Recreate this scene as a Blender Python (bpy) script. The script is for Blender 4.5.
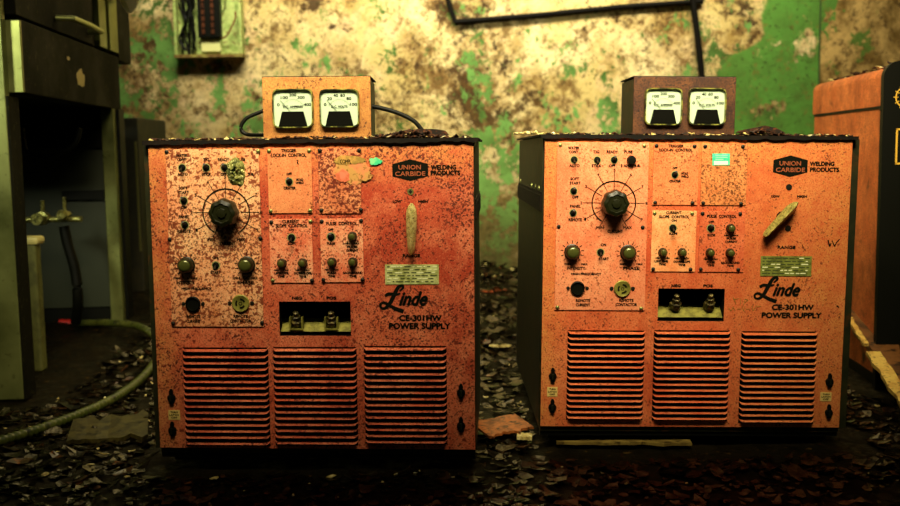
import bpy, math, random
from mathutils import Vector, Matrix, Euler, noise
for o in list(bpy.data.objects): bpy.data.objects.remove(o)
SC = bpy.context.scene
COL = SC.collection
PI = math.pi

# ------------------------------------------------------------------ camera
F, PIT, ROL, CAMZ = 985.2, 0.1025, -0.0156, 0.655
cd = bpy.data.cameras.new('camera'); cam = bpy.data.objects.new('camera', cd); COL.objects.link(cam)
cd.sensor_width = 36; cd.lens = F * 36 / 900; cd.clip_start = .02; cd.clip_end = 50
cam.matrix_world = Matrix.Translation((0, 0, CAMZ)) @ Matrix.Rotation(PI/2 - PIT, 4, 'X') @ Matrix.Rotation(ROL, 4, 'Z')
cd.dof.use_dof = True; cd.dof.focus_distance = 2.06; cd.dof.aperture_fstop = 3.6
SC.camera = cam
# ------------------------------------------------------------------ world, light, exposure
w = bpy.data.worlds.new('world'); SC.world = w; w.use_nodes = True
w.node_tree.nodes['Background'].inputs[0].default_value = (.62, .75, .42, 1)
w.node_tree.nodes['Background'].inputs[1].default_value = .016
def area(name, loc, target, size, sy, power, colr, spread=PI):
    l = bpy.data.lights.new(name, 'AREA'); l.shape = 'RECTANGLE'; l.size = size; l.size_y = sy
    l.energy = power; l.color = colr; l.spread = spread
    o = bpy.data.objects.new(name, l); COL.objects.link(o); o.location = loc
    o.rotation_euler = (Vector(target) - Vector(loc)).to_track_quat('-Z', 'Y').to_euler()
    return o
area('added_face_light', (.03, 1.30, 1.66), (.03, 2.10, .98), 1.72, .35, 20, (1, .86, .56), 1.02)  # unseen light added low overhead, narrowed so the faces darken downward
area('wall_skylight', (.1, 3.5, 2.7), (.2, 4.75, 1.55), 2.8, .4, 51, (1, .93, .68), 1.5)
area('added_side_fill', (-.5, .9, 2.3), (1.2, 2.95, .86), .5, .4, 3.6, (1, .86, .58), .5)  # added fill for the orange side of the right-edge cabinet; no window there
area('added_back_light', (-.1, 4.5, 2.5), (-.1, 2.9, .1), 2.6, .5, 6, (1, .86, .46), 1.6)  # unseen light added behind the machines for glints on litter and lids
area('added_post_fill', (-2.2, .5, 1.8), (-1.2, 3.3, 1.3), .5, .8, 7, (.97, 1, .7), .7)  # added fill aimed at the steel post and torn paper; no doorway there
SC.view_settings.view_transform = 'Standard'; SC.view_settings.look = 'None'
SC.view_settings.gamma = 1; SC.view_settings.use_curve_mapping = False
SC.view_settings.exposure = 0.0

# ------------------------------------------------------------------ helpers
CO = Vector((0, 0, CAMZ)); CM = cam.matrix_world.to_3x3()
def ray(px, py): return CM @ Vector(((px-450)/F, -(py-253)/F, -1))
def hit(px, py, P, n):
    d = ray(px, py); n = Vector(n); return CO + d * ((Vector(P)-CO).dot(n) / d.dot(n))
def atY(px, py, Y): return hit(px, py, (0, Y, 0), (0, 1, 0))
def atZ(px, py, z): return hit(px, py, (0, 0, z), (0, 0, 1))

def srgb(r, g, b):
    f = lambda c: (c/255)/12.92 if c/255 <= .04045 else ((c/255+.055)/1.055)**2.4
    return (f(r), f(g), f(b), 1)

class MB:
    def __init__(s): s.v = []; s.f = []
    def add(s, vs, fs):
        o = len(s.v); s.v += [tuple(v) for v in vs]; s.f += [tuple(i+o for i in f) for f in fs]; return s
    def box(s, a, b):
        x0, y0, z0 = a; x1, y1, z1 = b
        return s.add([(x0,y0,z0),(x1,y0,z0),(x1,y1,z0),(x0,y1,z0),(x0,y0,z1),(x1,y0,z1),(x1,y1,z1),(x0,y1,z1)],
                     [(0,3,2,1),(4,5,6,7),(0,1,5,4),(1,2,6,5),(2,3,7,6),(3,0,4,7)])
    def obox(s, M, a, b):
        t = MB().box(a, b); return s.add([M @ Vector(v) for v in t.v], t.f)
    def prism(s, poly, y0, y1):                  # poly in (x,z), counter-clockwise seen from -y
        n = len(poly)
        return s.add([(x, y0, z) for x, z in poly] + [(x, y1, z) for x, z in poly],
                     [tuple(range(n)), tuple(range(2*n-1, n-1, -1))] + [(i, i+n, (i+1) % n + n, (i+1) % n) for i in range(n)])
    def lathe(s, c, prof, n=32, rfun=None):       # axis -y from point c (x,y,z); prof (radius, out)
        x, y, z = c; base = len(s.v); m = len(prof)
        for r, o in prof:
            for k in range(n):
                a = 2*PI*k/n; q = r*(rfun(a) if rfun else 1)
                s.v.append((x+q*math.cos(a), y-o, z+q*math.sin(a)))
        for i in range(m-1):
            for k in range(n):
                k2 = (k+1) % n
                s.f.append((base+i*n+k, base+i*n+k2, base+(i+1)*n+k2, base+(i+1)*n+k))
        s.f.append(tuple(base+k for k in range(n-1, -1, -1)))
        s.f.append(tuple(base+(m-1)*n+k for k in range(n)))
        return s
    def tube(s, pts, r, n=10, rf=None):
        pts = [Vector(p) for p in pts]; base = len(s.v); m = len(pts)
        up = Vector((0, 0, 1))
        for i, p in enumerate(pts):
            t = (pts[min(i+1, m-1)] - pts[max(i-1, 0)]).normalized()
            a = t.cross(up)
            if a.length < .05: a = t.cross(Vector((0, 1, 0)))
            a.normalize(); b = a.cross(t)
            q = r * (rf(i) if rf else 1)
            for k in range(n):
                th = 2*PI*k/n; s.v.append(tuple(p + a*q*math.cos(th) + b*q*math.sin(th)))
        for i in range(m-1):
            for k in range(n):
                k2 = (k+1) % n; s.f.append((base+i*n+k, base+(i+1)*n+k, base+(i+1)*n+k2, base+i*n+k2))
        s.f.append(tuple(base+k for k in range(n))); s.f.append(tuple(base+(m-1)*n+k for k in range(n-1, -1, -1)))
        return s
    def ring(s, c, r, wd, a0=0, a1=2*PI, n=48, out=.0006):
        x, y, z = c; vs = []
        for i in range(n+1):
            a = a0+(a1-a0)*i/n
            for q in (r-wd/2, r+wd/2): vs.append((x+q*math.cos(a), y-out, z+q*math.sin(a)))
        return s.add(vs, [(2*i, 2*i+1, 2*i+3, 2*i+2) for i in range(n)])
    def line(s, a, b, wd, y):
        a = Vector(a); b = Vector(b); d = (b-a).normalized(); p = Vector((-d.y, d.x))*wd/2
        return s.add([(q.x, y, q.y) for q in (a-p, b-p, b+p, a+p)], [(0,1,2,3)])
    def build(s, name, mat, parent=None, smooth=False, bevel=0, kind=None, label=None):
        me = bpy.data.meshes.new(name); me.from_pydata(s.v, [], s.f); me.update()
        o = bpy.data.objects.new(name, me); COL.objects.link(o); me.materials.append(mat)
        if smooth:
            for p in me.polygons: p.use_smooth = True
            me.set_sharp_from_angle(angle=math.radians(40))
        if bevel:
            b = o.modifiers.new('bevel', 'BEVEL'); b.width = bevel; b.segments = 2; b.limit_method = 'ANGLE'
        if parent: o.parent = parent
        if kind: o['kind'] = kind
        if label: o['label'] = label
        return o

def spline(pts, n=10):
    P = [Vector(p) for p in pts]; P = [P[0]*2-P[1]] + P + [P[-1]*2-P[-2]]; out = []
    for i in range(1, len(P)-2):
        for k in range(n):
            t = k/n; a, b, c, d = P[i-1:i+3]
            out.append(.5*((2*b)+(c-a)*t+(2*a-5*b+4*c-d)*t*t+(3*b-a-3*c+d)*t**3))
    out.append(P[-2]); return out

def tag(o, label, cat, group=None, kind=None):
    o['label'] = label; o['category'] = cat
    if group: o['group'] = group
    if kind: o['kind'] = kind
    return o
def empty(name, loc, rot=(0, 0, 0)):
    o = bpy.data.objects.new(name, None); COL.objects.link(o); o.location = loc; o.rotation_euler = rot
    o.empty_display_size = .05; return o

TXT = {}
def text(s):
    if s not in TXT:
        c = bpy.data.curves.new('t', 'FONT'); c.body = s; c.resolution_u = 3; c.align_x = 'CENTER'
        c.space_line = .95
        o = bpy.data.objects.new('t', c); COL.objects.link(o)
        bpy.context.view_layer.update()
        me = bpy.data.meshes.new_from_object(o.evaluated_get(bpy.context.evaluated_depsgraph_get()))
        vs = [v.co.copy() for v in me.vertices]; fs = [tuple(p.vertices) for p in me.polygons]
        bpy.data.objects.remove(o); bpy.data.curves.remove(c); bpy.data.meshes.remove(me)
        x0 = min(v.x for v in vs); x1 = max(v.x for v in vs); y0 = min(v.y for v in vs); y1 = max(v.y for v in vs)
        TXT[s] = ([((v.x-(x0+x1)/2)/(x1-x0), (v.y-(y0+y1)/2)/(y1-y0)) for v in vs], fs)
    return TXT[s]
def put_text(mb, s, cx, cz, wd, ht, y, bold=0, shear=0):
    vs, fs = text(s)
    for dx, dz in ([(0, 0)] if not bold else [(-bold, 0), (bold, 0), (0, bold), (0, -bold)]):
        mb.add([(cx+vx*wd+shear*vy*ht+dx, y-.00004*(dx > 0), cz+vy*ht+dz) for vx, vy in vs], fs)

# ------------------------------------------------------------------ materials
def M(name, col=(.5,.5,.5,1), rough=.6, metal=0, spec=.5):
    m = bpy.data.materials.new(name); m.use_nodes = True
    b = m.node_tree.nodes['Principled BSDF']
    b.inputs['Base Color'].default_value = col; b.inputs['Roughness'].default_value = rough
    b.inputs['Metallic'].default_value = metal; b.inputs['Specular IOR Level'].default_value = spec
    return m
class NT:
    def __init__(s, name, rough=.6, metal=0, spec=.4):
        s.m = M(name, rough=rough, metal=metal, spec=spec); s.t = s.m.node_tree; s.b = s.t.nodes['Principled BSDF']
        s.co = s.n('ShaderNodeTexCoord').outputs['Object']
    def n(s, t): return s.t.nodes.new(t)
    def L(s, a, b): s.t.links.new(a, b)
    def noise(s, scale, det=4, rough=.6, seed=0, stretch=(1,1,1), dist=0):
        mp = s.n('ShaderNodeMapping'); s.L(s.co, mp.inputs[0]); mp.inputs['Location'].default_value = (seed*3.1, seed*1.7, seed*2.3); mp.inputs['Rotation'].default_value = (.55+seed*.13, .35, .8) if stretch == (1, 1, 1) else (0, 0, 0)
        mp.inputs['Scale'].default_value = stretch
        x = s.n('ShaderNodeTexNoise'); s.L(mp.outputs[0], x.inputs['Vector'])
        x.inputs['Scale'].default_value = scale; x.inputs['Detail'].default_value = det; x.inputs['Roughness'].default_value = rough
        x.inputs['Distortion'].default_value = dist
        return x.outputs['Fac']
    def ramp(s, fac, a, b, va=0, vb=1):
        x = s.n('ShaderNodeMapRange'); s.L(fac, x.inputs[0]); x.inputs[1].default_value = a; x.inputs[2].default_value = b
        x.inputs[3].default_value = va; x.inputs[4].default_value = vb; return x.outputs[0]
    def mth(s, op, a, b):
        x = s.n('ShaderNodeMath'); x.operation = op; x.use_clamp = False
        for i, q in enumerate((a, b)):
            if isinstance(q, (int, float)): x.inputs[i].default_value = q
            else: s.L(q, x.inputs[i])
        return x.outputs[0]
    def mix(s, fac, a, b):
        x = s.n('ShaderNodeMix'); x.data_type = 'RGBA'; x.clamp_factor = True
        for i, q in ((0, fac), (6, a), (7, b)):
            if isinstance(q, (int, float, tuple)): x.inputs[i].default_value = q
            else: s.L(q, x.inputs[i])
        return x.outputs[2]
    def xyz(s):
        x = s.n('ShaderNodeSeparateXYZ'); s.L(s.co, x.inputs[0]); return x.outputs
    def color(s, c): s.L(c, s.b.inputs['Base Color'])
    def bump(s, h, st=.3, d=.002):
        x = s.n('ShaderNodeBump'); s.L(h, x.inputs['Height']); x.inputs['Strength'].default_value = st; x.inputs['Distance'].default_value = d
        s.L(x.outputs[0], s.b.inputs['Normal'])

def rusty(name, light, mid, deep, speck, seed, s_amt=.60, f_amt=.62, gold=None, zdeep=None, big=None, patch=(.40, .62)):
    t = NT(name, rough=.62, spec=.3)
    c = t.mix(t.ramp(t.noise(9, 7, .72, seed), *patch), light, mid)
    d = t.ramp(t.noise(13, 7, .75, seed+2, (1, 1, .6)), .48, .68)
    if zdeep:
        z = t.ramp(t.xyz()[2], zdeep[0], zdeep[1], zdeep[2], 0)
        d = t.mth('ADD', d, t.mth('MULTIPLY', z, t.ramp(t.noise(9, 5, .7, seed+9), .3, .6)))
    c = t.mix(d, c, deep)
    if gold:                                    # old undercoat showing along the edges
        x, y, z = t.xyz()
        e = t.mth('MAXIMUM', t.ramp(x, gold[1]+.06, gold[1], 0, 1), t.ramp(z, gold[2]-gold[3], gold[2]-.01, 0, 1))
        if gold[4]: e = t.mth('MAXIMUM', e, t.ramp(x, gold[4], W/2-.03, 0, .85))
        e = t.mth('MULTIPLY', e, t.ramp(t.noise(24, 6, .7, seed+3), .3, .62, .35, 1))
        c = t.mix(e, c, gold[0])
    c = t.mix(t.ramp(t.noise(22, 8, .82, seed+17), .46, .66, 0, .55), c, deep)
    # grainy corrosion
    c = t.mix(t.ramp(t.noise(300, 2, .6, seed+18), .52, .68, 0, .4), c, light)
    c = t.mix(t.ramp(t.noise(340, 2, .6, seed+4), .47, .66, 0, .8), c, deep)
    dens = t.ramp(t.noise(11, 5, .6, seed+6), .35, .68, .07, -.07)
    sp = t.noise(235, 1.5, .5, seed+5)
    c = t.mix(t.ramp(t.mth('SUBTRACT', sp, dens), s_amt, s_amt+.10, 0, .95), c, speck)
    sp2 = t.noise(120, 2, .5, seed+25)
    c = t.mix(t.ramp(t.mth('SUBTRACT', sp2, dens), s_amt+.06, s_amt+.13, 0, .8), c, speck)
    if big:
        c = t.mix(t.ramp(t.mth('SUBTRACT', t.noise(big[0], 1.6, .5, seed+7), t.mth('MULTIPLY', dens, .6)), big[1], big[1]+.09, 0, .95), c, big[2])
    t.color(c)
    t.bump(t.noise(260, 4, .7, seed+4), .5, .0012)
    return t.m

INK = srgb(22, 24, 8)
m_ink = M('ink', srgb(15, 16, 6), .8, spec=.08)
m_collar = M('collar', srgb(176, 178, 110), .35, .4)
m_black = M('black_paint', srgb(11, 12, 5), .5, spec=.14)
m_void = M('dark_interior', srgb(10, 9, 4), .9, spec=.1)
m_knob = M('bakelite', srgb(27, 29, 9), .35, spec=.35)
m_knobtop = M('knob_top', srgb(84, 88, 38), .22, .3)  # lighter olive carries the highlight on the knob domes
m_chrome = M('dull_chrome', srgb(150, 155, 90), .4, .7)
m_screw = M('dark_screw', srgb(26, 26, 12), .5, .3)
def mottled(name, a, b, c=None, scale=30, rough=.5, metal=0, seed=1, spec=.4, stretch=(1,1,1), th=(.45,.6), bump=.3, bd=.002):
    t = NT(name, rough, metal, spec)
    k = t.mix(t.ramp(t.noise(scale, 5, .65, seed, stretch), *th), a, b)
    if c: k = t.mix(t.ramp(t.noise(scale*2.3, 4, .6, seed+4, stretch), .55, .64), k, c)
    t.color(k); t.bump(t.noise(scale*2, 5, .7, seed+1, stretch), bump, bd); return t.m
m_shell = mottled('shell_paint', srgb(30, 33, 15), srgb(44, 44, 20), srgb(62, 42, 16), 14, .5, spec=.25)
m_lid = mottled('lid_rust', srgb(12, 10, 5), srgb(26, 17, 8), None, 40, .7, spec=.15)
m_brass = mottled('olive_brass', srgb(150, 145, 60), srgb(110, 105, 40), None, 60, .45, .3)
m_handle = mottled('worn_alloy', srgb(235, 235, 150), srgb(190, 185, 100), srgb(90, 80, 30), 120, .45, .25, bump=.4)
m_plate = mottled('name_plate', srgb(225, 230, 150), srgb(170, 176, 92), None, 60, .4, .3)
m_plate_hi = M('plate_light_marks', srgb(240, 245, 190), .5)
m_green_ink = M('plate_ink', srgb(60, 70, 25), .6)

# left machine: heavily corroded, pinkish; right machine: cleaner orange
W, H, SK, DEP = .66, .6325, .035, .68
ML = rusty('left_face', srgb(238, 142, 96), srgb(224, 104, 62), srgb(178, 62, 34), srgb(74, 26, 12), 1, .57, gold=(srgb(218, 150, 76), -W/2, SK+H, .10, 0), zdeep=(.44, .30, .8), big=(110, .61, srgb(120, 42, 20)))
MLp = rusty('left_control_face', srgb(255, 208, 150), srgb(246, 166, 116), srgb(216, 126, 70), srgb(100, 42, 16), 3, .55, big=(135, .515, srgb(128, 56, 24)))
MLt = rusty('left_trigger_face', srgb(240, 166, 104), srgb(232, 140, 88), srgb(210, 112, 62), srgb(120, 56, 22), 5, .63)
MLb = rusty('left_blank_face', srgb(240, 165, 110), srgb(226, 128, 80), srgb(190, 90, 50), srgb(84, 30, 10), 7, .54, big=(150, .50, srgb(104, 34, 14)))
MLs = rusty('left_slope_face', srgb(255, 190, 140), srgb(246, 148, 102), srgb(222, 92, 56), srgb(96, 34, 12), 8, .58, big=(110, .59, srgb(130, 42, 18)))
MR = rusty('right_face', srgb(234, 136, 80), srgb(222, 108, 58), srgb(192, 74, 34), srgb(104, 44, 16), 21, .61, gold=(srgb(218, 146, 70), -W/2, SK+H, .14, .02), zdeep=(.40, .24, .45))
MRp = rusty('right_control_face', srgb(246, 164, 114), srgb(238, 142, 96), srgb(216, 106, 64), srgb(136, 64, 28), 23, .615)
MRt = rusty('right_trigger_face', srgb(236, 154, 94), srgb(226, 130, 76), srgb(204, 98, 50), srgb(120, 56, 22), 25, .60)
MRb = rusty('right_blank_face', srgb(232, 154, 88), srgb(216, 124, 64), srgb(180, 88, 38), srgb(100, 54, 18), 27, .57, big=(160, .57, srgb(116, 62, 24)))
MRs = rusty('right_slope_face', srgb(255, 196, 132), srgb(250, 170, 104), srgb(236, 130, 70), srgb(130, 60, 22), 28, .62)
MRq = rusty('right_pulse_face', srgb(232, 128, 78), srgb(220, 108, 62), srgb(194, 78, 38), srgb(100, 40, 14), 29, .61)
m_embl = M('emblem_letter_paint', srgb(160, 78, 38), .7)
# ------------------------------------------------------------------ the setting
def gh(x, y):
    """ground height: bare near the front, heaped litter towards the wall"""
    t = max(0, min(1, (y-2.95)/1.5)); h = .085*t
    if y > 2.8 or abs(x) > 1.05:
        k = max(min(1, (y-2.8)/.4), 0)
        h += k*(.035*noise.noise(Vector((x*3, y*3, 1))) + .03*abs(noise.noise(Vector((x*8, y*8, 3)))))
    return h + .005*noise.noise(Vector((x*14, y*14, 5)))-.006
WALLY = 4.75
def make_floor():
    nx, ny = 240, 190; x0, x1, y0, y1 = -3.4, 3.2, -.6, WALLY+.02
    vs = [(x0+(x1-x0)*i/nx, y0+(y1-y0)*j/ny, gh(x0+(x1-x0)*i/nx, y0+(y1-y0)*j/ny)) for j in range(ny+1) for i in range(nx+1)]
    fs = [(j*(nx+1)+i, j*(nx+1)+i+1, (j+1)*(nx+1)+i+1, (j+1)*(nx+1)+i) for j in range(ny) for i in range(nx)]
    t = NT('wet_dirty_floor', rough=.3, spec=.12)
    t.b.inputs['Specular Tint'].default_value = (1, .8, .4, 1)
    c = t.mix(t.ramp(t.noise(9, 7, .7, 2), .42, .7), srgb(8, 7, 3), srgb(24, 18, 7))
    c = t.mix(t.ramp(t.noise(38, 4, .6, 4), .64, .68), c, srgb(70, 52, 22))
    t.color(c); t.L(t.ramp(t.noise(20, 3, .6, 5), .4, .6, .35, .85), t.b.inputs['Roughness'])
    t.bump(t.noise(35, 6, .75, 6), .8, .012)
    MB().add(vs, fs).build('floor', t.m, smooth=True, kind='structure')
make_floor()

def make_wall():
    t = NT('peeling_plaster', rough=.8, spec=.2)
    x, y, z = t.xyz()
    base = t.mix(t.ramp(t.noise(2.2, 5, .6, 1), .42, .60), srgb(240, 216, 156), srgb(212, 186, 116))
    base = t.mix(t.ramp(t.noise(6, 6, .7, 12), .52, .66, 0, .7), base, srgb(236, 196, 150))
    # stains gather in clouds and leave cleaner plaster between
    cl = t.mth('ADD', t.ramp(t.noise(1.9, 4, .55, 71), .34, .60, -.022, .055), t.ramp(z, 1.1, .6, 0, .02))
    def st(sc, dt, sd, a, b, mx, col, base):
        return t.mix(t.ramp(t.mth('ADD', t.noise(sc, dt, .8, sd), cl), a, b, 0, mx), base, col)
    base = st(3.2, 8, 3, .48, .64, .8, srgb(158, 124, 56), base)
    base = st(8.5, 8, 5, .53, .61, .85, srgb(104, 72, 28), base)
    base = st(6, 8, 25, .575, .62, .95, srgb(60, 38, 14), base)
    base = st(28, 6, 8, .575, .64, .85, srgb(90, 62, 24), base)
    base = st(14, 7, 38, .60, .64, .9, srgb(50, 34, 12), base)
    base = t.mix(t.mth('MULTIPLY', t.ramp(z, .95, .25), t.ramp(t.noise(5, 7, .75, 35), .3, .6, .2, .85)), base, srgb(96, 80, 30))
    dirt = t.mth('MULTIPLY', t.ramp(x, -.9, -1.75), t.ramp(t.noise(6, 6, .7, 33), .36, .6, .1, .9))
    base = t.mix(dirt, base, srgb(84, 64, 26))
    # green coat that survives in patches, more of it low down and to the left
    low = t.mth('MAXIMUM', t.ramp(z, 1.2, .5, 0, .07), t.ramp(x, -.5, -1.4, 0, .065))
    g = t.mth('ADD', t.noise(8.5, 8, .78, 7, (1, 1, .8)), low)
    patch = t.ramp(g, .572, .588)
    # the big surviving sheet of green paint on the right
    edge = t.mth('ADD', x, t.mth('MULTIPLY', t.mth('SUBTRACT', t.noise(5, 5, .6, 15), .5), .22))
    edge = t.mth('ADD', edge, t.ramp(z, 1.04, 1.17, 0, -.19))
    sheet = t.mth('MULTIPLY', t.ramp(edge, 1.29, 1.31), t.ramp(t.mth('SUBTRACT', x, t.ramp(t.mth('ADD', t.noise(7, 5, .7, 51), t.ramp(z, 1.0, 1.3, -.15, .06)), .48, .6, 0, .12)), 1.772, 1.765))
    sheet = t.mth('MULTIPLY', sheet, t.ramp(t.mth('ADD', t.noise(6, 6, .72, 18), t.ramp(z, 1.0, 1.45, 0, .05)), .64, .58))
    green = t.mix(t.ramp(t.noise(8, 7, .75, 10), .4, .66), srgb(92, 146, 56), srgb(82, 116, 44))
    green = t.mix(t.ramp(t.noise(16, 6, .75, 44), .56, .64, 0, .7), green, srgb(120, 104, 44))
    pg = t.mix(t.ramp(t.noise(3, 3, .6, 11), .4, .6), srgb(70, 96, 36), srgb(112, 158, 76))
    c = t.mix(patch, base, pg)
    # beyond the seam the paint is a dirtier olive
    olive = t.mix(t.ramp(t.noise(7, 7, .75, 20), .42, .60), srgb(205, 168, 98), srgb(120, 92, 40))
    olive = t.mix(t.ramp(t.noise(9, 5, .7, 22), .60, .64), olive, srgb(92, 120, 46))
    olive = t.mix(t.ramp(t.noise(22, 6, .75, 26), .52, .62, 0, .8), olive, srgb(78, 54, 20))
    c = t.mix(t.ramp(x, 1.76, 1.775), c, olive)
    c = t.mix(sheet, c, green)
    low_tone = t.mth('MULTIPLY', t.ramp(z, .62, .15), t.ramp(t.noise(7, 7, .75, 61), .25, .5, .45, .95))  # wall colour darkens towards the floor, broken up by noise
    c = t.mix(low_tone, c, srgb(62, 56, 20))
    c = t.mix(t.ramp(t.noise(45, 5, .75, 63), .58, .63, 0, .7), c, srgb(50, 44, 16))
    t.color(c)
    hh = t.mth('ADD', t.noise(30, 6, .7, 5), t.mth('MULTIPLY', patch, .25))
    t.bump(hh, .5, .012)
    MB().box((-3.6, WALLY, -.1), (3.4, WALLY+.15, 3.0)).build('wall_back', t.m, kind='structure')
    # thin vertical joint between two wall sheets
    MB().box((1.765, WALLY-.006, .0), (1.772, WALLY, 2.6)).build('trim_1', M('joint', srgb(60, 80, 28), .7), kind='structure')
make_wall()
m_side = mottled('side_wall_paint', srgb(70, 70, 34), srgb(44, 42, 20), srgb(60, 90, 30), 4, .8)
MB().box((2.55, 2.2, -.1), (2.7, WALLY, 3.0)).build('wall_right', m_side, kind='structure')
MB().box((-3.75, 2.2, -.1), (-3.6, WALLY, 3.0)).build('wall_left', m_side, kind='structure')

# surface conduit on the back wall
m_pipe = M('black_pipe', srgb(12, 9, 4), .7, spec=.1)
def wallpt(px, py, off=.02): return atY(px, py, WALLY-off)
mb = MB(); pts = [wallpt(444, -40), wallpt(448, 0), wallpt(453.5, 17), wallpt(456, 21), wallpt(461, 21.5), wallpt(540, 15), wallpt(620, 7), wallpt(703, 1.2)]
mb.tube(spline([pts[0], pts[1]], 4)[:-1] + spline(pts[1:6], 6)[:-1] + [pts[5], pts[6], pts[7]], .0125, 10)
c_ = mb.build('wall_pipe', m_pipe, smooth=True)
tag(c_, 'thin black pipe bent along the top of the peeling wall', 'pipe')
mb = MB().tube([wallpt(688, -60, .045), wallpt(693, 0, .045), wallpt(698, 40, .045), wallpt(703, 85, .045), wallpt(712, 150, .045), wallpt(720, 250, .045)], .0145, 10)
tag(mb.build('wall_pipe', m_pipe, smooth=True), 'straight black pipe dropping down the wall behind the right meter box', 'pipe')

# open fuse box on the wall
def fuse_box():
    a = atY(175, 56, WALLY-.06); b = atY(242.5, 56, WALLY-.06); x0, x1 = a.x, b.x; z0 = a.z; z1 = z0+.52; d = .06
    th = .012; y0 = WALLY-d; y1 = WALLY-.002
    r = empty('fuse_box', ((x0+x1)/2, WALLY, z0)); tag(r, 'open pale green fuse box with tangled wires hanging on the wall', 'fuse box')
    cx = (x0+x1)/2; L = lambda x: x-cx; hw = (x1-x0)/2
    mg = mottled('green_enamel', srgb(190, 205, 120), srgb(150, 175, 90), srgb(110, 80, 30), 30, .5)
    mb = MB().box((-hw, -.012, 0), (hw, -.002, z1-z0)).box((-hw, -d, 0), (-hw+th, -.012, z1-z0)).box((hw-th, -d, 0), (hw, -.012, z1-z0)).box((-hw+th, -d, z1-z0-th), (hw-th, -.012, z1-z0))
    mb.build('case', mg, r)
    MB().box((-hw-.004, -d-.004, -.008), (hw+.004, -.002, .006)).build('bottom_flange', mottled('rust_flange', srgb(110, 80, 34), srgb(160, 150, 70), None, 30, .6), r, label='rusty bottom flange')
    bw = .095
    MB().box((-.048, -.050, .085), (.058, -.014, .47)).build('fuse_block', m_black, r, bevel=.002)
    for k in (-.022, .022):
        q = MB()
        for i in range(12): q.box((k-.007, -.056, .10+i*.03), (k+.007, -.050, .122+i*.03))
        q.build('bus_bar', mottled('copper', srgb(96, 50, 22), srgb(66, 32, 12), None, 50, .5, .4), r, label='copper coloured bus bar')
    MB().box((-.04, -.03, .022), (.05, -.014, .075)).build('cover_plate', M('cream', srgb(225, 225, 150), .5), r, label='small cream cover plate')
    rnd = random.Random(4)
    for k in range(10):
        xx = -hw+.028+rnd.random()*.055; p = []
        for i in range(7): p.append((xx+rnd.uniform(-.014, .018), -.02-rnd.random()*.03, .02+i*.075+rnd.uniform(-.02, .02)))
        p.append((-.05, -.05, .40+rnd.random()*.08))
        MB().tube(spline(p, 6), .0050, 6).build('wire', m_black, r, smooth=True)
    MB().tube(spline([(.06, -.04, .08), (.085, -.05, .09), (.105, -.055, .12), (.128, -.05, .17), (.13, -.05, .2)], 6), .004, 6).build('wire', M('red_wire', srgb(120, 50, 20), .5), r, smooth=True, label='reddish brown loose wire')
    MB().tube(spline([(.06, -.04, .30), (.085, -.055, .27), (.082, -.05, .22), (.068, -.04, .2)], 6), .003, 6).build('wire', m_green_ink, r, smooth=True)
fuse_box()

# ------------------------------------------------------------------ power supplies
class Face:
    """maps a point of the machine's front face to its own coordinates"""
    def __init__(s, xl, yl, zl, a, wz):
        s.R = Euler((0, -wz, a)).to_matrix()
        tl = Vector((xl, yl, zl+CAMZ))
        s.org = tl + s.R @ Vector((W/2, 0, -H-SK)); s.rot = (0, -wz, a); s.Ri = s.R.transposed()
    def at(s, px, py, out=0):
        n = s.R @ Vector((0, -1, 0)); p = hit(px, py, s.org + n*out, n)
        q = s.Ri @ (p - s.org); return q.x, q.z
FL = Face(-.6091, 2.0121, .0253, -.0517, -.0066)
FR = Face(.2072, 2.1214, .0275, .0041, -.0221)

def sheet(holes, x0, x1, z0, z1, y0=0, y1=.003):
    xs = sorted({x0, x1} | {h[i] for h in holes for i in (0, 2)}); zs = sorted({z0, z1} | {h[i] for h in holes for i in (1, 3)})
    mb = MB(); idx = {}
    def solid(i, j):
        if i < 0 or j < 0 or i >= len(xs)-1 or j >= len(zs)-1: return False
        cx = (xs[i]+xs[i+1])/2; cz = (zs[j]+zs[j+1])/2
        return not any(h[0] < cx < h[2] and h[1] < cz < h[3] for h in holes)
    for i in range(len(xs)-1):
        for j in range(len(zs)-1):
            if not solid(i, j): continue
            a, b, c, d = xs[i], zs[j], xs[i+1], zs[j+1]
            mb.add([(a,y0,b),(c,y0,b),(c,y0,d),(a,y0,d)], [(0,1,2,3)])
            mb.add([(a,y1,b),(c,y1,b),(c,y1,d),(a,y1,d)], [(3,2,1,0)])
            if not solid(i-1, j): mb.add([(a,y0,b),(a,y1,b),(a,y1,d),(a,y0,d)], [(3,2,1,0)])
            if not solid(i+1, j): mb.add([(c,y0,b),(c,y1,b),(c,y1,d),(c,y0,d)], [(0,1,2,3)])
            if not solid(i, j-1): mb.add([(a,y0,b),(a,y1,b),(c,y1,b),(c,y0,b)], [(0,1,2,3)])
            if not solid(i, j+1): mb.add([(a,y0,d),(a,y1,d),(c,y1,d),(c,y0,d)], [(3,2,1,0)])
    return mb

def louvres(x0, x1, z0, z1, n):
    mb = MB(); p = (z1-z0)/n; e = .009; K = 22
    for i in range(n):
        zb = z0 + i*p
        prof = [(.72, -.0008), (.66, .0025), (.58, .0055), (.50, .0078), (.44, .0086), (.39, .0078), (.41, .0055)]
        vs = []; m = len(prof)
        xs = [x0 + e*k/6 for k in range(7)] + [x0+e+(x1-x0-2*e)*k/8 for k in range(1, 8)] + [x1-e+e*k/6 for k in range(7)]
        for x in xs:
            d = min(x-x0, x1-x)/e; d = min(1, max(0, d)); s = math.sin(d*PI/2)
            lift = (1-s)**1.3 * p*.62
            for f, o in prof:
                vs.append((x, -o*s-.0004, zb + p*(.72-(.72-f)*(.25+.75*s)) + lift*.45))
        fs = [(k*m+j, (k+1)*m+j, (k+1)*m+j+1, k*m+j+1) for k in range(len(xs)-1) for j in range(m-1)]
        mb.add(vs, fs)
    return mb

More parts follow.
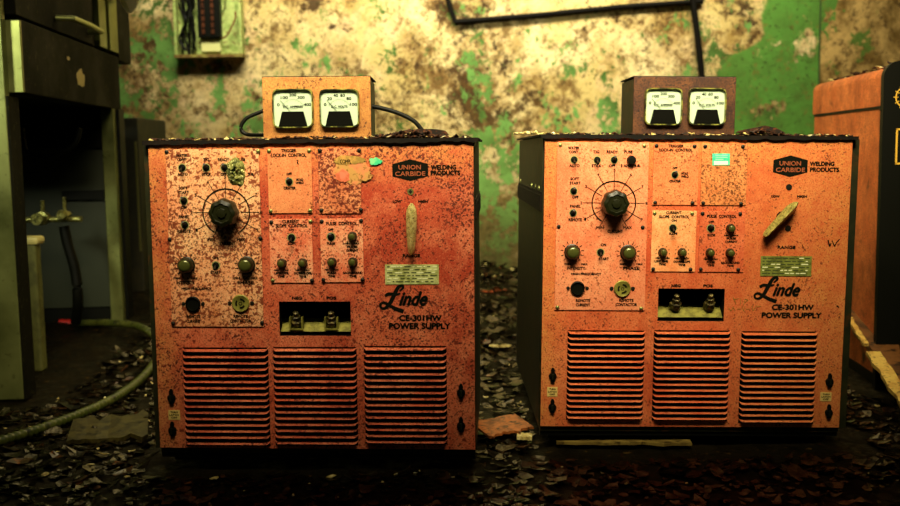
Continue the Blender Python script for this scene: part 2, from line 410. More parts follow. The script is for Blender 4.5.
def octa(a): return 1 + .045*math.cos(8*a)
def knob_main(c, rad):
    return MB().lathe(c, [(rad*.86, 0), (rad*.98, .004), (rad*1.0, .012), (rad*.98, .022), (rad*.90, .030), (rad*.66, .033), (rad*.60, .031), (rad*.36, .031), (rad*.3, .034), (rad*.05, .035)], 64, octa)
def small_knob(c, r, h=.014):
    return MB().lathe(c, [(r*1.12, 0), (r*1.12, .002), (r, .003), (r*.97, h*.8), (r*.8, h), (.0005, h*1.02)], 28, lambda a: 1+.02*math.cos(14*a))
def hexagon(cx, cz, w, h): # emblem outline
    return [(cx-w/2, cz-h*.28), (cx, cz-h/2), (cx+w/2, cz-h*.28), (cx+w/2, cz+h*.28), (cx, cz+h/2), (cx-w/2, cz+h*.28)]

def stroke(mb, pts, widths, y):
    """flat ribbon of varying width through (x,z) points"""
    P = spline([Vector((a, 0, b)) for a, b in pts], 8); n = len(P); vs = []
    for i, p in enumerate(P):
        t = (P[min(i+1, n-1)]-P[max(i-1, 0)]).normalized(); q = Vector((-t.z, 0, t.x))
        u = i/(n-1)*(len(widths)-1); k = min(int(u), len(widths)-2); wd = widths[k]*(1-(u-k))+widths[k+1]*(u-k)
        for s in (1, -1): v = p+q*wd/2*s; vs.append((v.x, y-.00002*i/n, v.z))
    mb.add(vs, [(2*i, 2*i+1, 2*i+3, 2*i+2) for i in range(n-1)])

def script_mark(mb, x0, z0, w, h, y):
    """brush script wordmark: tall looped capital, then slanted lower-case letters"""
    def T(u, v): return (x0+u*w, z0+v*h)
    k = w*.052
    # capital L: top loop, slanting stem, low left loop and long foot
    stroke(mb, [T(.42, .78), T(.50, .93), T(.46, 1.0), T(.38, .90), T(.30, .62), T(.22, .34), T(.12, .14), T(.03, .14), T(.01, .27), T(.08, .34), T(.20, .24), T(.34, .10), T(.50, .0)],
           [k*.7, k, k*1.2, k*1.5, k*1.7, k*1.6, k*1.2, k*.9, k, k*1.1, k*1.3, k*1.6, k*1.7], y)
    stroke(mb, [T(.11, .60), T(.20, .68), T(.34, .66), T(.44, .70)], [k*1.2, k*1.4, k*1.1, k*.6], y-.0001)
    cx, cz = T(.735, .50); put_text(mb, 'inde', cx, cz, w*.55, h*.52, y-.0002, w*.016, .34)

def power_supply(F_, d, mats, label, rnd):
    DEP = d['dep']
    root = empty('power_supply', F_.org, F_.rot); tag(root, label, 'welding power supply', 'rusty orange power supplies')
    A = F_.at
    zf0, zf1 = SK, SK+H
    # shell: black sheet-steel box behind the orange face
    ol, orr = d['over']
    mb = MB()
    mb.box((-W/2-ol, .012, zf0-.004), (-W/2, DEP, zf1)).box((W/2, .012, zf0-.004), (W/2+orr, DEP, zf1))
    mb.box((-W/2, DEP-.01, zf0), (W/2, DEP, zf1)).box((-W/2, .006, zf0-.012), (W/2, DEP, zf0))
    mb.build('shell', m_shell, root)
    for sx in (-1, 1):
        ov = ol if sx < 0 else orr; q = MB()
        q.box((sx*(W/2+ov)-.002*(sx < 0), .02, zf1-.125), (sx*(W/2+ov)+.002*(sx > 0), DEP, zf1-.118))
        q.box((sx*(W/2+ov)-.0035*(sx < 0), .02, zf1-.16), (sx*(W/2+ov)+.0035*(sx > 0), DEP, zf1-.125))
        q.build('side_rail', m_lid, root, label='dark side rail')
    for yy in (.08, .16, .26, DEP-.06):
        for sx in ((-1, 1) if orr > .01 else (-1,)):
            ov = ol if sx < 0 else orr
            t = MB().lathe((0, 0, 0), [(.0065, 0), (.006, .002), (.002, .0035)], 12)
            Mx = Matrix.Translation((sx*(W/2+ov), yy, zf1-.112)) @ Matrix.Rotation(sx*PI/2, 4, 'Z')
            MB().add([Mx @ Vector(v) for v in t.v], t.f).build('rivet', m_chrome, root, smooth=True)
    # lid, ragged along its lower front lip
    mb = MB().box((-W/2-.010, -.006, zf1+.0015), (W/2+.010, DEP+.01, zf1+.006))
    n = 90; vs = []
    for i in range(n+1):
        x = -W/2-.010+(W+.020)*i/n; j = .0035*noise.noise(Vector((x*60, d['seed'], 0)))+.002*noise.noise(Vector((x*200, d['seed'], 2)))
        vs += [(x, -.0065, zf1+.0062), (x, -.0065, zf1-.0018+j), (x, -.0035, zf1-.0018+j), (x, -.0035, zf1+.0062)]
    mb.add(vs, [(4*i+k, 4*i+(k+1) % 4, 4*i+4+(k+1) % 4, 4*i+4+k) for i in range(n) for k in range(4)])
    mb.build('lid', m_lid, root)
    q = MB()
    for sx in (-1, 1): q.box((sx*(W/2-.05)-.03, .03, 0), (sx*(W/2-.05)+.03, DEP-.02, zf0-.012))
    q.box((-W/2, .01, .012), (W/2, .03, zf0-.012)); q.build('skid_base', m_black, root)
    # front face with its openings
    vent = [(*A(c[0], c[3]), *A(c[2], c[1])) for c in d['vents']]
    rc = d['recess']; rec = (*A(rc[0], rc[3]), *A(rc[2], rc[1]))
    fp = sheet(vent+[rec], -W/2, W/2, zf0, zf1).build('front_panel', mats['face'], root)
    for v in vent:
        lo = louvres(v[0]-.001, v[2]+.001, v[1], v[3], 16).build('vent_louvres', mats['face'], root, smooth=True)
        MB().box((v[0]-.004, .016, v[1]-.004), (v[2]+.004, .018, v[3]+.004)).build('dark_backing', m_void, lo)
    # terminal recess
    tr = sheet([], rec[0]-.002, rec[2]+.002, rec[1]-.002, rec[3]+.002, .085, .087)
    for bx in (((rec[0]-.004, .003, rec[1]-.004), (rec[0], .087, rec[3]+.004)), ((rec[2], .003, rec[1]-.004), (rec[2]+.004, .087, rec[3]+.004)),
               ((rec[0], .003, rec[3]), (rec[2], .087, rec[3]+.004)), ((rec[0], .003, rec[1]-.004), (rec[2], .087, rec[1]))): tr.box(*bx)
    tr = tr.build('terminal_recess', m_void, root)
    lh = (rec[3]-rec[1])
    MB().add([(rec[0], .012, rec[1]+lh*.10), (rec[2], .012, rec[1]+lh*.10), (rec[2], .040, rec[1]+lh*.42), (rec[0], .040, rec[1]+lh*.42),
              (rec[0], .016, rec[1]+lh*.07), (rec[2], .016, rec[1]+lh*.07), (rec[2], .044, rec[1]+lh*.39), (rec[0], .044, rec[1]+lh*.39)],
             [(0,1,2,3), (7,6,5,4), (0,4,5,1), (1,5,6,2), (2,6,7,3), (3,7,4,0)]).build('terminal_board', m_brass, tr, label='olive terminal board')
    for sx, sy in d['studs']:
        x, z = A(sx, sy, -.02)
        mb = MB()
        t = MB().lathe((0, 0, 0), [(.011, 0), (.011, .006), (.0135, .007), (.0135, .016), (.009, .017), (.009, .026), (.0065, .027), (.0065, .036), (.002, .038)], 6)
        Mx = Matrix.Translation((x, .03, z-.016)) @ Matrix.Rotation(math.radians(62), 4, 'X') @ Matrix.Rotation(0, 4, 'Z')
        Mx = Matrix.Translation((x, .026, z-.012)) @ Matrix.Rotation(math.radians(-62), 4, 'X')
        mb.add([Mx @ Vector(v) for v in t.v], t.f).build('terminal_stud', mottled('stud', srgb(40, 36, 14), srgb(110, 96, 44), None, 120, .4, .5), tr)
        if d.get('cup'):
            q = MB().box((x-.014, .008, z-.014), (x-.011, .022, z+.010)).box((x+.011, .008, z-.014), (x+.014, .022, z+.010)).box((x-.014, .008, z-.017), (x+.014, .022, z-.014))
            q.build('terminal_clip', m_brass, tr)
    # printed lettering directly on the face
    T = MB()
    def tx(s, cx, cy, w, h, mb=T, y=-.0006, bold=0):
        a = A(cx-w/2, cy-h/2); b = A(cx+w/2, cy+h/2)
        put_text(mb, s, (a[0]+b[0])/2, (a[1]+b[1])/2, b[0]-a[0], a[1]-b[1], y, bold)
    for s, cx, cy, w_, h_, bd in d['face_text']:
        T = MB(); tx(s, cx, cy, w_, h_, mb=T, bold=bd); T.build('lettering', m_ink, fp)
    x0, y1_, x1, y0_ = d['script']; a = A(x0, y0_); b = A(x1, y1_)
    sm = MB(); script_mark(sm, a[0], a[1], b[0]-a[0], b[1]-a[1], -.0006)
    sm.build('script_lettering', m_ink, fp)
    # hexagonal emblem, letters left in the face colour
    hx = d['hex']; a = A(hx[0], hx[3]); b = A(hx[2], hx[1]); cx, cz, w_, h_ = (a[0]+b[0])/2, (a[1]+b[1])/2, b[0]-a[0], b[1]-a[1]
    em = MB().prism(hexagon(cx, cz, w_, h_), -.0007, -.0001).build('emblem', m_ink, root)
    E_ = MB(); put_text(E_, 'UNION', cx-.001, cz+h_*.13, w_*.62, h_*.20, -.0011, .00025); put_text(E_, 'CARBIDE', cx, cz-h_*.17, w_*.84, h_*.20, -.0011, .00025)
    E_.build('emblem_lettering', mats['embl'], em)
    # bolted control plates
    def plate(name, key, mat):
        c = d[key]; a_ = A(c[0], c[1]); b_ = A(c[2], c[3]); a = (a_[0], b_[1]); b = (b_[0], a_[1])
        p = MB().box((a[0], -.0024, a[1]), (b[0], -.0001, b[1])).build(name, mat, root, bevel=.0006)
        for sx, sy, bright in d[key+'_screws']:
            x, z = A(sx, sy, .003)
            s = MB().lathe((x, -.0022, z), [(.0044, 0), (.0042, .0012), (.003, .0024), (.001, .0028)], 14)
            s.box((x-.0032, -.0056, z-.0004), (x+.0032, -.0046, z+.0004))
            s.build('screw', m_chrome if bright else m_screw, p, smooth=True)
        return p
    def letters(p, key):
        for s, cx, cy, w_, h_ in d[key]:
            t = MB(); tx(s, cx, cy, w_, h_*1.08, t, -.0029, .0004); t.build('lettering', m_ink, p)
        return MB()
    def toggle(p, px, py, up=1, r=.0052, name='toggle_switch', bez=True):
        x, z = A(px, py, .004)
        m = MB().lathe((x, -.0022, z), [(r*1.35, 0), (r*1.35, .0016), (r*.8, .002), (r*.8, .0045), (r*.4, .005)], 6+12)
        m.build(name, m_black, p, smooth=True)
        q = MB().tube([(x, -.005, z), (x, -.009, z+.002*up), (x, -.017, z+.007*up)], .0022, 8, lambda i: (.8, .9, 1.25)[i])
        q.build('switch_lever', m_screw, p, smooth=True)
        m2 = MB().ring((x, -.0024, z), r*1.5, .0020, n=24, out=.0006); m2.build('switch_collar', m_collar, p)
    def pot(p, px, py, r, ticks=True, h=.014):
        x, z = A(px, py, h*.5)
        xb, zb = x, z
        k = small_knob((x, -.0024, z), r, h).build('knob', m_knob, p, smooth=True)
        MB().lathe((x, -.0024-h*.98, z), [(r*.80, 0), (r*.70, .0022), (r*.4, .0036), (.0004, .0042)], 24).build('knob_cap', m_knobtop, p, smooth=True)
        t = MB()
        for i in range(11 if r > .012 else 9):
            N = 10 if r > .012 else 8
            a_ = math.radians(225-270*i/N); ca, sa = math.cos(a_), math.sin(a_)
            if r > .012:
                r0, r1 = r*1.22, r*1.62
                t.line((xb+r0*ca, zb+r0*sa), (xb+r1*ca, zb+r1*sa), .0015, -.0030)
            else:
                r1 = r*1.65; t.line((xb+(r1-.0008)*ca, zb+(r1-.0008)*sa), (xb+(r1+.0012)*ca, zb+(r1+.0012)*sa), .0019, -.0030)
        t.build('scale_marks', m_ink, p)
    # main control plate
    P = plate('control_panel', 'main', mats['main']); t = letters(P, 'main_text')
    cx, cz = A(*d['dial']); R = d['ring_r']
    t.ring((cx, -.0027, cz), R, .0026, math.radians(-57), math.radians(237), 70)
    for i in range(11):
        a_ = math.radians(240-30*i); ca, sa = math.cos(a_), math.sin(a_)
        r0, r1 = (R*.62, R*(1.42 if i not in (0, 10) else 1.22)); t.line((cx+r0*ca, cz+r0*sa), (cx+r1*ca, cz+r1*sa), .0014, -.0029)
        if 0 < i < 10: put_text(t, str(i), cx+R*1.50*ca, cz+R*1.50*sa, .0042, .0062, -.0029, .0002)
        if 0 < i < 10: put_text(t, str(i*30), cx+R*.80*math.cos(a_-.22), cz+R*.80*math.sin(a_-.22), .0075, .0035, -.0029)
    t.build('dial_scale', m_ink, P)
    MB().lathe((cx, -.0025, cz), [(.02, 0), (.02, .003), (.012, .003), (.012, .006)], 24).build('dial_spindle', m_black, P)
    kk = knob_main((cx, -.0065, cz), d['knob_r']); kk.build('current_knob', m_knob, P, smooth=True, label='large octagonal black knob')
    for px, py, up in d['toggles']: toggle(P, px, py, up)
    for px, py in d['pots_big']: pot(P, px, py, .0158, True, .017)
    for px, py in d['fuse']:
        x, z = A(px, py, .006); MB().lathe((x, -.0024, z), [(.0098, 0), (.0095, .005), (.0085, .010), (.004, .0105)], 24).build('fuse_cap', m_black, P, smooth=True)
    px, py = d['sock_dark']; x, z = A(px, py)
    MB().lathe((x, -.0024, z), [(.0155, 0), (.0155, .004), (.0135, .005), (.0128, .002), (.0005, .0015)], 32).build('remote_socket', m_black, P, smooth=True)
    for s in (-1, 1): MB().lathe((x+s*.0205, -.0024, z), [(.004, 0), (.003, .002), (.001, .0022)], 12).build('screw', m_screw, P, smooth=True)
    px, py = d['sock_olive']; x, z = A(px, py)
    so = MB().lathe((x, -.0024, z), [(.0182, 0), (.0182, .003), (.0165, .0045), (.0155, .0040), (.0005, .0040)], 36).build('twist_lock_socket', m_brass, P, smooth=True, label='olive twist-lock socket')
    q = MB()
    for k in range(3): q.ring((x, -.0065, z), .0088, .0036, math.radians(20+120*k), math.radians(92+120*k), 12)
    q.ring((x, -.0065, z), .003, .0012); q.build('socket_slots', m_ink, P)
    for s in (-1, 1): MB().lathe((x+s*.0232, -.0024, z), [(.0045, 0), (.0034, .002), (.001, .0022)], 12).build('screw', m_screw, P, smooth=True)
    # trigger plate, blank plate, slope plate, pulse plate
    P = plate('trigger_panel', 'trig', mats['trig']); letters(P, 'trig_text'); toggle(P, *d['trig_sw'], 1, .005)
    PB = plate('blank_panel', 'blank', mats['blank'])
    P = plate('slope_panel', 'slope', mats['slope']); letters(P, 'slope_text'); toggle(P, *d['slope_sw'], -1, .0055)
    for px, py in d['slope_pots']: pot(P, px, py, .0088, True, .012)
    P = plate('pulse_panel', 'pulse', mats['pulse']); letters(P, 'pulse_text'); toggle(P, *d['pulse_sw'], 1, .0055)
    for px, py in d['pulse_pots']: pot(P, px, py, .0088, True, .012)
    # range switch lever and its holes
    (ax, ay), (bx, by) = d['lever']; a = Vector(A(ax, ay, .022)); b = Vector(A(bx, by, .022)); u = (b-a); L_ = u.length; u.normalize(); v = Vector((-u.y, u.x))
    kw = d['lever_w']
    outl = [(0, 0, .0), (.04, .0055, 0), (.12, .0095, 0), (.25, .0112, 0), (.5, .0102, 0), (.8, .0082, 0), (.94, .0062, 0), (1, .002, 0)]
    vs = []
    for f, hw, _ in outl:
        c = a+u*(f*L_)
        ridge = .030 if .1 < f < .97 else .024
        for s, o in ((-1, .008), (-.92, .018), (0, ridge), (.92, .018), (1, .008)):
            p = c+v*s*max(hw*kw, .0015); vs.append((p.x, -o, p.y))
    n = len(outl); fs = [(5*i+j, 5*i+j+1, 5*i+6+j, 5*i+5+j) for i in range(n-1) for j in range(4)] + [(5*i+4, 5*i, 5*i+5, 5*i+9) for i in range(n-1)] + [(4,3,2,1,0), tuple(5*(n-1)+j for j in range(5))]
    lv = MB().add(vs, fs).build('range_lever', mats['lever'], root, smooth=True, label='worn pale metal lever')
    mid = a+u*(L_*.42)
    MB().lathe((mid.x, 0, mid.y), [(.010, 0), (.009, .008), (.007, .010)], 20).build('lever_hub', m_black, lv)
    for px, py, br in d['holes']:
        x, z = A(px, py); MB().lathe((x, 0, z), [(.0068, 0), (.0062, .0012), (.0044, .0012), (.0044, .0008), (.0003, .0008)], 20).build('bolt_hole', m_chrome if br else m_screw, root, smooth=True)
        MB().lathe((x, -.0005, z), [(.0042, 0), (.0040, .0008), (.0003, .0010)], 6 if not br else 4).build('bolt', m_screw, root)
    # name plate
    c = d['plate']; a = A(c[0], c[3]); b = A(c[2], c[1])
    npz = MB().box((a[0], -.0014, a[1]), (b[0], -.0001, b[1])).build('name_plate', mats['plate'], root, label='pale embossed name plate')
    q = MB(); q2 = MB()
    for row in range(6):
        z = b[1]-(row+.7)*(b[1]-a[1])/6.6; x = a[0]+.004
        while x < b[0]-.008:
            l = rnd.uniform(.003, .015); l = min(l, b[0]-.004-x)
            (q if rnd.random() < .55 else q2).box((x, -.0018, z-.0012), (x+l, -.0014, z+.0009)); x += l+rnd.uniform(.0015, .005)
    q.build('plate_lettering', m_green_ink, npz); q2.build('plate_raised_marks', m_plate_hi, npz)
    # quarter-turn latches and small caution tags
    for px, py in d['latches']:
        x, z = A(px, py)
        lt = MB().lathe((x, 0, z), [(.0088, 0), (.0085, .003), (.005, .0045)], 18)
        lt.prism([(x-.0035, z+.006), (x+.0035, z+.006), (x+.0045, z+.013), (x+.002, z+.019), (x-.002, z+.019), (x-.0045, z+.013)], -.004, 0)
        lt.prism([(x-.0045, z-.012), (x+.0045, z-.012), (x+.005, z-.005), (x-.005, z-.005)], -.004, 0)
        lt = lt.build('latch', m_black, root, smooth=True)
        MB().box((x-.0018, -.009, z-.006), (x+.0018, -.004, z+.006)).build('latch_key', m_knob, lt)
    for c in d['tags']:
        a = A(c[0], c[3]); b = A(c[2], c[1])
        tg = MB().box((a[0], -.0008, a[1]), (b[0], -.0001, b[1])).build('caution_tag', M('tag_yellow', srgb(232, 200, 110), .6), root, label='small yellow tag')
        q = MB(); cx = (a[0]+b[0])/2; hh = b[1]-a[1]
        put_text(q, 'TURN', cx, b[1]-hh*.22, (b[0]-a[0])*.6, hh*.17, -.0012, .0002); put_text(q, 'LATCH', cx, b[1]-hh*.5, (b[0]-a[0])*.8, hh*.17, -.0012, .0002); put_text(q, 'OFF', cx, b[1]-hh*.78, (b[0]-a[0])*.5, hh*.17, -.0012, .0002)
        q.build('tag_lettering', m_ink, tg)
    return root, A

def scr(x0, y0, x1, y1, br, mid=None):
    l = [(x0, y0, br[0]), (x1, y0, br[1]), (x0, y1, br[2]), (x1, y1, br[3])]
    return l + (mid or [])

def dpack(dx, TL, sc, o):
    """texts written once in left-machine pixels and moved to the other machine with a scale"""
    return o
def main_text(f):       # f(px,py) -> px,py ; sizes scaled by k
    L = [('WATER', 182, 155.5, 11, 2.6), ('CONT', 182, 159.6, 8.5, 2.4), ('AUTO', 183, 174.2, 10, 2.6), ('TIG', 206.5, 159.6, 6, 2.6), ('STICK', 207, 174.2, 9.5, 2.6),
         ('READY', 224, 159.6, 11, 2.6), ('OFF', 224, 174.2, 6, 2.4), ('FUSE', 241.5, 159.6, 8, 2.6), ('3 AMP', 239, 174.2, 10, 2.6), ('S.B.', 251.5, 174.2, 6, 2.4),
         ('SOFT', 183.5, 188, 8.5, 2.6), ('START', 184, 192.5, 10.5, 2.6), ('OFF', 184.5, 207.3, 6, 2.4), ('PANEL', 184.5, 216.8, 10.5, 2.6), ('REMOTE', 184.5, 231.2, 13, 2.8),
         ('MIN', 211.5, 239.5, 7, 2.6), ('MAX', 241.5, 239.5, 8, 2.6), ('CURRENT', 228, 243.4, 15, 2.8), ('ON', 215.5, 257.6, 5, 2.4), ('START', 216, 272.4, 10, 2.4),
         ('MIN', 177, 278, 6, 1.8), ('MAX', 195, 278, 6, 1.8), ('INTENSITY', 186, 282.5, 18, 2.8), ('MIN', 237, 278, 6, 1.8), ('MAX', 255, 278, 6, 1.8), ('PHASE', 246, 282.5, 16, 2.8),
         ('HIGH FREQUENCY', 197, 288.6, 30, 2.4), ('REMOTE', 194, 316.5, 14, 2.7), ('CURRENT', 194, 321, 14, 2.7), ('REMOTE', 241, 316.2, 14, 2.7), ('CONTACTOR', 241, 320.7, 21, 2.7)]
    return [(s, *f(x, y), w_, h_) for s, x, y, w_, h_ in L]
DL = dict(seed=1.3, dep=.44, over=(.014, .002), lever_w=1.0,
    vents=[(186, 347.5, 268, 446), (275.5, 347, 356.5, 445.5), (365.5, 346, 446.5, 444.5)],
    recess=(279.7, 301.5, 350.5, 336), studs=[(297, 321), (332, 321)], cup=True,
    face_text=[('NEG', 297, 298, 9.5, 2.8, .0005), ('POS', 331.5, 298, 9.5, 2.8, .0005), ('WELDING', 443.5, 167.3, 25, 4.2, .0007), ('PRODUCTS', 445.5, 172.9, 29, 4.2, .0007),
               ('LOW', 397, 201.3, 8, 2.4, .0005), ('HIGH', 423, 201.3, 9, 2.4, .0005), ('RANGE', 411.5, 255.6, 17, 3, .0005),
               ('CE-301HW', 420.5, 318, 42, 5.4, .0010), ('POWER SUPPLY', 419.7, 326, 61, 5.6, .0010)],
    script=(380, 285.5, 427, 311.5), hex=(392.5, 159, 428, 181),
    main=(165.5, 149.5, 264, 326.5), main_screws=scr(166.5, 152, 258, 151.3, (0, 1)+(0, 0), ) if False else [(166.5, 152, 0), (258, 151.3, 1), (169.5, 239.5, 0), (260.3, 238.3, 0), (173, 323.5, 0), (262, 323, 0)],
    main_text=main_text(lambda x, y: (x, y)), dial=(226.6, 212.3), ring_r=.0478, knob_r=.0288,
    toggles=[(182, 167.7, -1), (206, 167.7, 1), (224.5, 167.7, 1), (183.7, 200.7, 1), (184.7, 225, 1), (215.7, 265.5, -1)],
    pots_big=[(185.7, 265.6), (246, 265.2)], fuse=[], sock_dark=(193.5, 303.6), sock_olive=(241.2, 303),
    trig=(267.3, 148.3, 313, 213), trig_screws=[(269, 151, 1), (309, 150.8, 1), (270.7, 211.2, 1), (310, 210.7, 1)],
    trig_text=[('TRIGGER', 289, 150.6, 15, 2.8), ('LOCK-IN  CONTROL', 289, 155.2, 35, 2.9), ('OFF', 289.5, 174, 5, 2), ('HOLD', 300, 179.6, 7, 2), ('WELD', 300, 182.7, 8, 2), ('CRATER', 290, 188, 12, 2.3)],
    trig_sw=(289.2, 181.6), blank=(318, 148.3, 361.5, 213.3), blank_screws=[(319.7, 150.6, 0), (359.2, 150.4, 0), (321.3, 210.4, 0), (360.8, 210, 0)],
    slope=(269.2, 219, 313.5, 282.6), slope_screws=[(271.3, 222.3, 0), (310.4, 221.6, 1), (272.6, 281-.5, 1), (312, 280.6, 0)],
    slope_text=[('CURRENT', 291, 221.5, 16.5, 2.8), ('SLOPE  CONTROL', 292, 225.6, 32, 2.8), ('ON', 291.7, 229.7, 5, 2), ('SLOPE', 292, 243.3, 8, 2.1), ('MIN      MAX', 282, 270, 14, 1.6), ('UPSLOPE', 281.5, 273, 14, 2), ('TIME', 281.5, 276.4, 7, 2), ('MIN      MAX', 303, 270, 14, 1.6), ('DOWNSLOPE', 303, 273, 17, 2), ('TIME', 303, 276.4, 7, 2)],
    slope_sw=(291.4, 237.7), slope_pots=[(281.6, 263.4), (302.4, 263.2)],
    pulse=(320, 218.6, 364, 282), pulse_screws=[(321.6, 221.5, 0), (361, 221, 0), (323.4, 280, 0), (362.4, 279.8, 0)],
    pulse_text=[('PULSE  CONTROL', 342, 223.4, 31, 2.9), ('OFF', 331, 229.5, 5, 2), ('PULSE', 331.3, 243.3, 8, 2.1), ('MIN      MAX', 352.5, 243.3, 14, 1.6), ('PULSE', 352.5, 246.8, 10, 2), ('CURRENT', 352.5, 250.2, 12, 2), ('MIN      MAX', 332, 269.5, 14, 1.6), ('PULSE', 332, 272.6, 9, 2), ('TIME', 332, 276, 7, 2), ('BACKGROUND', 353, 272.6, 19, 2), ('TIME', 353, 276, 7, 2)],
    pulse_sw=(331, 236.8), pulse_pots=[(352.2, 236.6), (331.7, 262.3), (352.6, 262.2)],
    lever=((411, 203.5), (410.7, 255)), holes=[(410.5, 191.7, 1)], plate=(385.3, 264.3, 438.7, 284.2),
    latches=[(171.6, 397.8), (172.6, 430.3), (461, 392.8), (461, 425.8)], tags=[(168.7, 410, 180, 419.6)])
def toR(x, y): return (561.3+(x-171)*.935 if x < 265 else 0, 147+(y-155.5)*.9465)
DR = dict(seed=7.7, dep=.68, over=(.003, .020), lever_w=.82,
    vents=[(566, 330.5, 645, 420), (651.5, 330.5, 730.5, 421), (738, 331.5, 817.5, 423.5)],
    recess=(657.5, 288.8, 725, 321.3), studs=[(675.5, 303.5), (709.5, 303)], cup=False,
    face_text=[('NEG', 676, 285.6, 9, 2.7, .0005), ('POS', 708, 285.8, 9, 2.7, .0005), ('WELDING', 822, 163.8, 24, 4.2, .0007), ('PRODUCTS', 824.5, 169.7, 28.5, 4.2, .0007),
               ('LOW', 775.5, 196.3, 8, 2.2, .0005), ('HIGH', 802, 196.4, 9.5, 2.2, .0005), ('RANGE', 786.5, 247.3, 17.5, 3, .0005),
               ('CE-301HW', 792.7, 307.3, 41, 5.3, .0010), ('POWER SUPPLY', 791.5, 315.3, 59, 5.5, .0010)],
    script=(754, 277.5, 800, 301.5), hex=(772.8, 155.5, 808, 176.8),
    main=(557.3, 142, 644.5, 310.3), main_screws=[(560.3, 145, 1), (645-.6, 145.8, 1), (558.7, 226.6, 0), (643.3-.5, 227.4, 0), (557.4, 307.4, 1), (641.2, 308.6, 1)],
    main_text=main_text(lambda x, y: (
        {True: 574, False: 0}[True] if False else 574+(x-182.5)*.92-(y-155)*.0105, 148+(y-155.5)*.9465)), dial=(613.6, 202.9), ring_r=.0468, knob_r=.0288,
    toggles=[(574.2, 159.6, -1), (597.3, 160, -1), (614.3, 159.8, 1), (573.7, 191, 1), (573.2, 213, 1), (600.6, 252.2, -1)],
    pots_big=[(572.6, 252.4), (628.6, 253)], fuse=[(631.6, 160)], sock_dark=(577.4, 288), sock_olive=(622, 288.4),
    trig=(653.7, 143.6, 697, 205), trig_screws=[(656.6, 145.7, 0), (694.6, 146.3, 0), (655.2, 202.6, 0), (692.6, 203, 0)],
    trig_text=[('TRIGGER', 675.6, 146, 15, 2.7), ('LOCK-IN  CONTROL', 675.6, 150, 33, 2.8), ('OFF', 674.7, 168, 4.6, 2), ('HOLD', 684.5, 173.4, 6.5, 2), ('WELD', 684.5, 176.4, 7.5, 2), ('CRATER', 674.7, 181.2, 11, 2)],
    trig_sw=(675, 174.7), blank=(702, 143.6, 745.5, 205.3), blank_screws=[(705.2, 146.4, 0), (743, 146.7, 0), (703.3, 203.2, 0), (741, 203.8, 0)],
    slope=(652, 210.5, 694.6, 271.6), slope_screws=[(654.8, 213.2, 1), (692.2, 213.4, 1), (653.2, 269.2, 0), (690.5, 269.4, 0)],
    slope_text=[('CURRENT', 673.5, 212.6, 15, 2.7), ('SLOPE  CONTROL', 674, 216.7, 30, 2.7), ('ON', 673.8, 220.4, 5, 2), ('SLOPE', 673, 233.5, 8, 2), ('MIN      MAX', 662.5, 258, 14, 1.5), ('UPSLOPE', 661, 261.2, 13, 2), ('TIME', 662, 264.2, 6.6, 1.9), ('MIN      MAX', 681.5, 258.3, 14, 1.5), ('DOWNSLOPE', 681.5, 261.6, 16, 2), ('TIME', 681.5, 264.8, 6.6, 1.9)],
    slope_sw=(673, 228), slope_pots=[(663, 252.4), (682.4, 252.6)],
    pulse=(699.8, 211, 743, 272), pulse_screws=[(702.7, 213.6, 0), (740.3, 214, 0), (700.8, 269.4, 0), (738.3, 269.8, 0)],
    pulse_text=[('PULSE  CONTROL', 721.5, 216.2, 29, 2.7), ('OFF', 711, 221.8, 5, 2), ('PULSE', 711, 235, 7.5, 2), ('MIN      MAX', 731, 235.3, 14, 1.5), ('PULSE', 731, 238.4, 9, 1.9), ('CURRENT', 731, 241.6, 12, 2), ('MIN      MAX', 710.5, 259, 14, 1.5), ('PULSE', 710.5, 262.2, 8, 1.9), ('TIME', 710.5, 265.2, 6.6, 1.9), ('BACKGROUND', 730, 262.6, 18, 2), ('TIME', 730, 265.7, 6.6, 1.9)],
    pulse_sw=(711, 228.2), pulse_pots=[(731, 228.4), (710.4, 252.8), (730.4, 253)],
    lever=((798.5, 202.5), (765.5, 236.6)), holes=[(789, 187.2, 0), (788, 228.4, 0)], plate=(760, 256.2, 811.8, 275.8),
    latches=[(552.7, 376.2), (552.3, 407.2), (829.4, 381.7), (828.6, 412.6)], tags=[(547, 387, 557.5, 396.3), (820, 392.3, 831.5, 401)])

rootL, AL = power_supply(FL, DL, dict(face=ML, main=MLp, trig=MLt, blank=MLb, slope=MLs, pulse=MLs, embl=m_embl, lever=m_handle, plate=m_plate),
    'heavily rusted orange power supply with its pale lever upright, beside the steel cabinet', random.Random(3))
rootR, AR = power_supply(FR, DR, dict(face=MR, main=MRp, trig=MRt, blank=MRb, slope=MRs, pulse=MRq, embl=m_embl, lever=mottled('olive_alloy', srgb(170, 165, 84), srgb(130, 124, 56), srgb(60, 54, 20), 120, .5, .2), plate=mottled('olive_plate', srgb(136, 144, 62), srgb(98, 104, 40), None, 60, .5, .2)),
    'orange power supply with its pale lever slanted and a teal sticker, right of the gap', random.Random(9))

# extras on the faces -------------------------------------------------
def face_poly(A, pts, y0=-.003, y1=-.0025):
    p = [A(x, y) for x, y in pts]; p = p[::-1]
    return MB().prism(p, y0, y1)
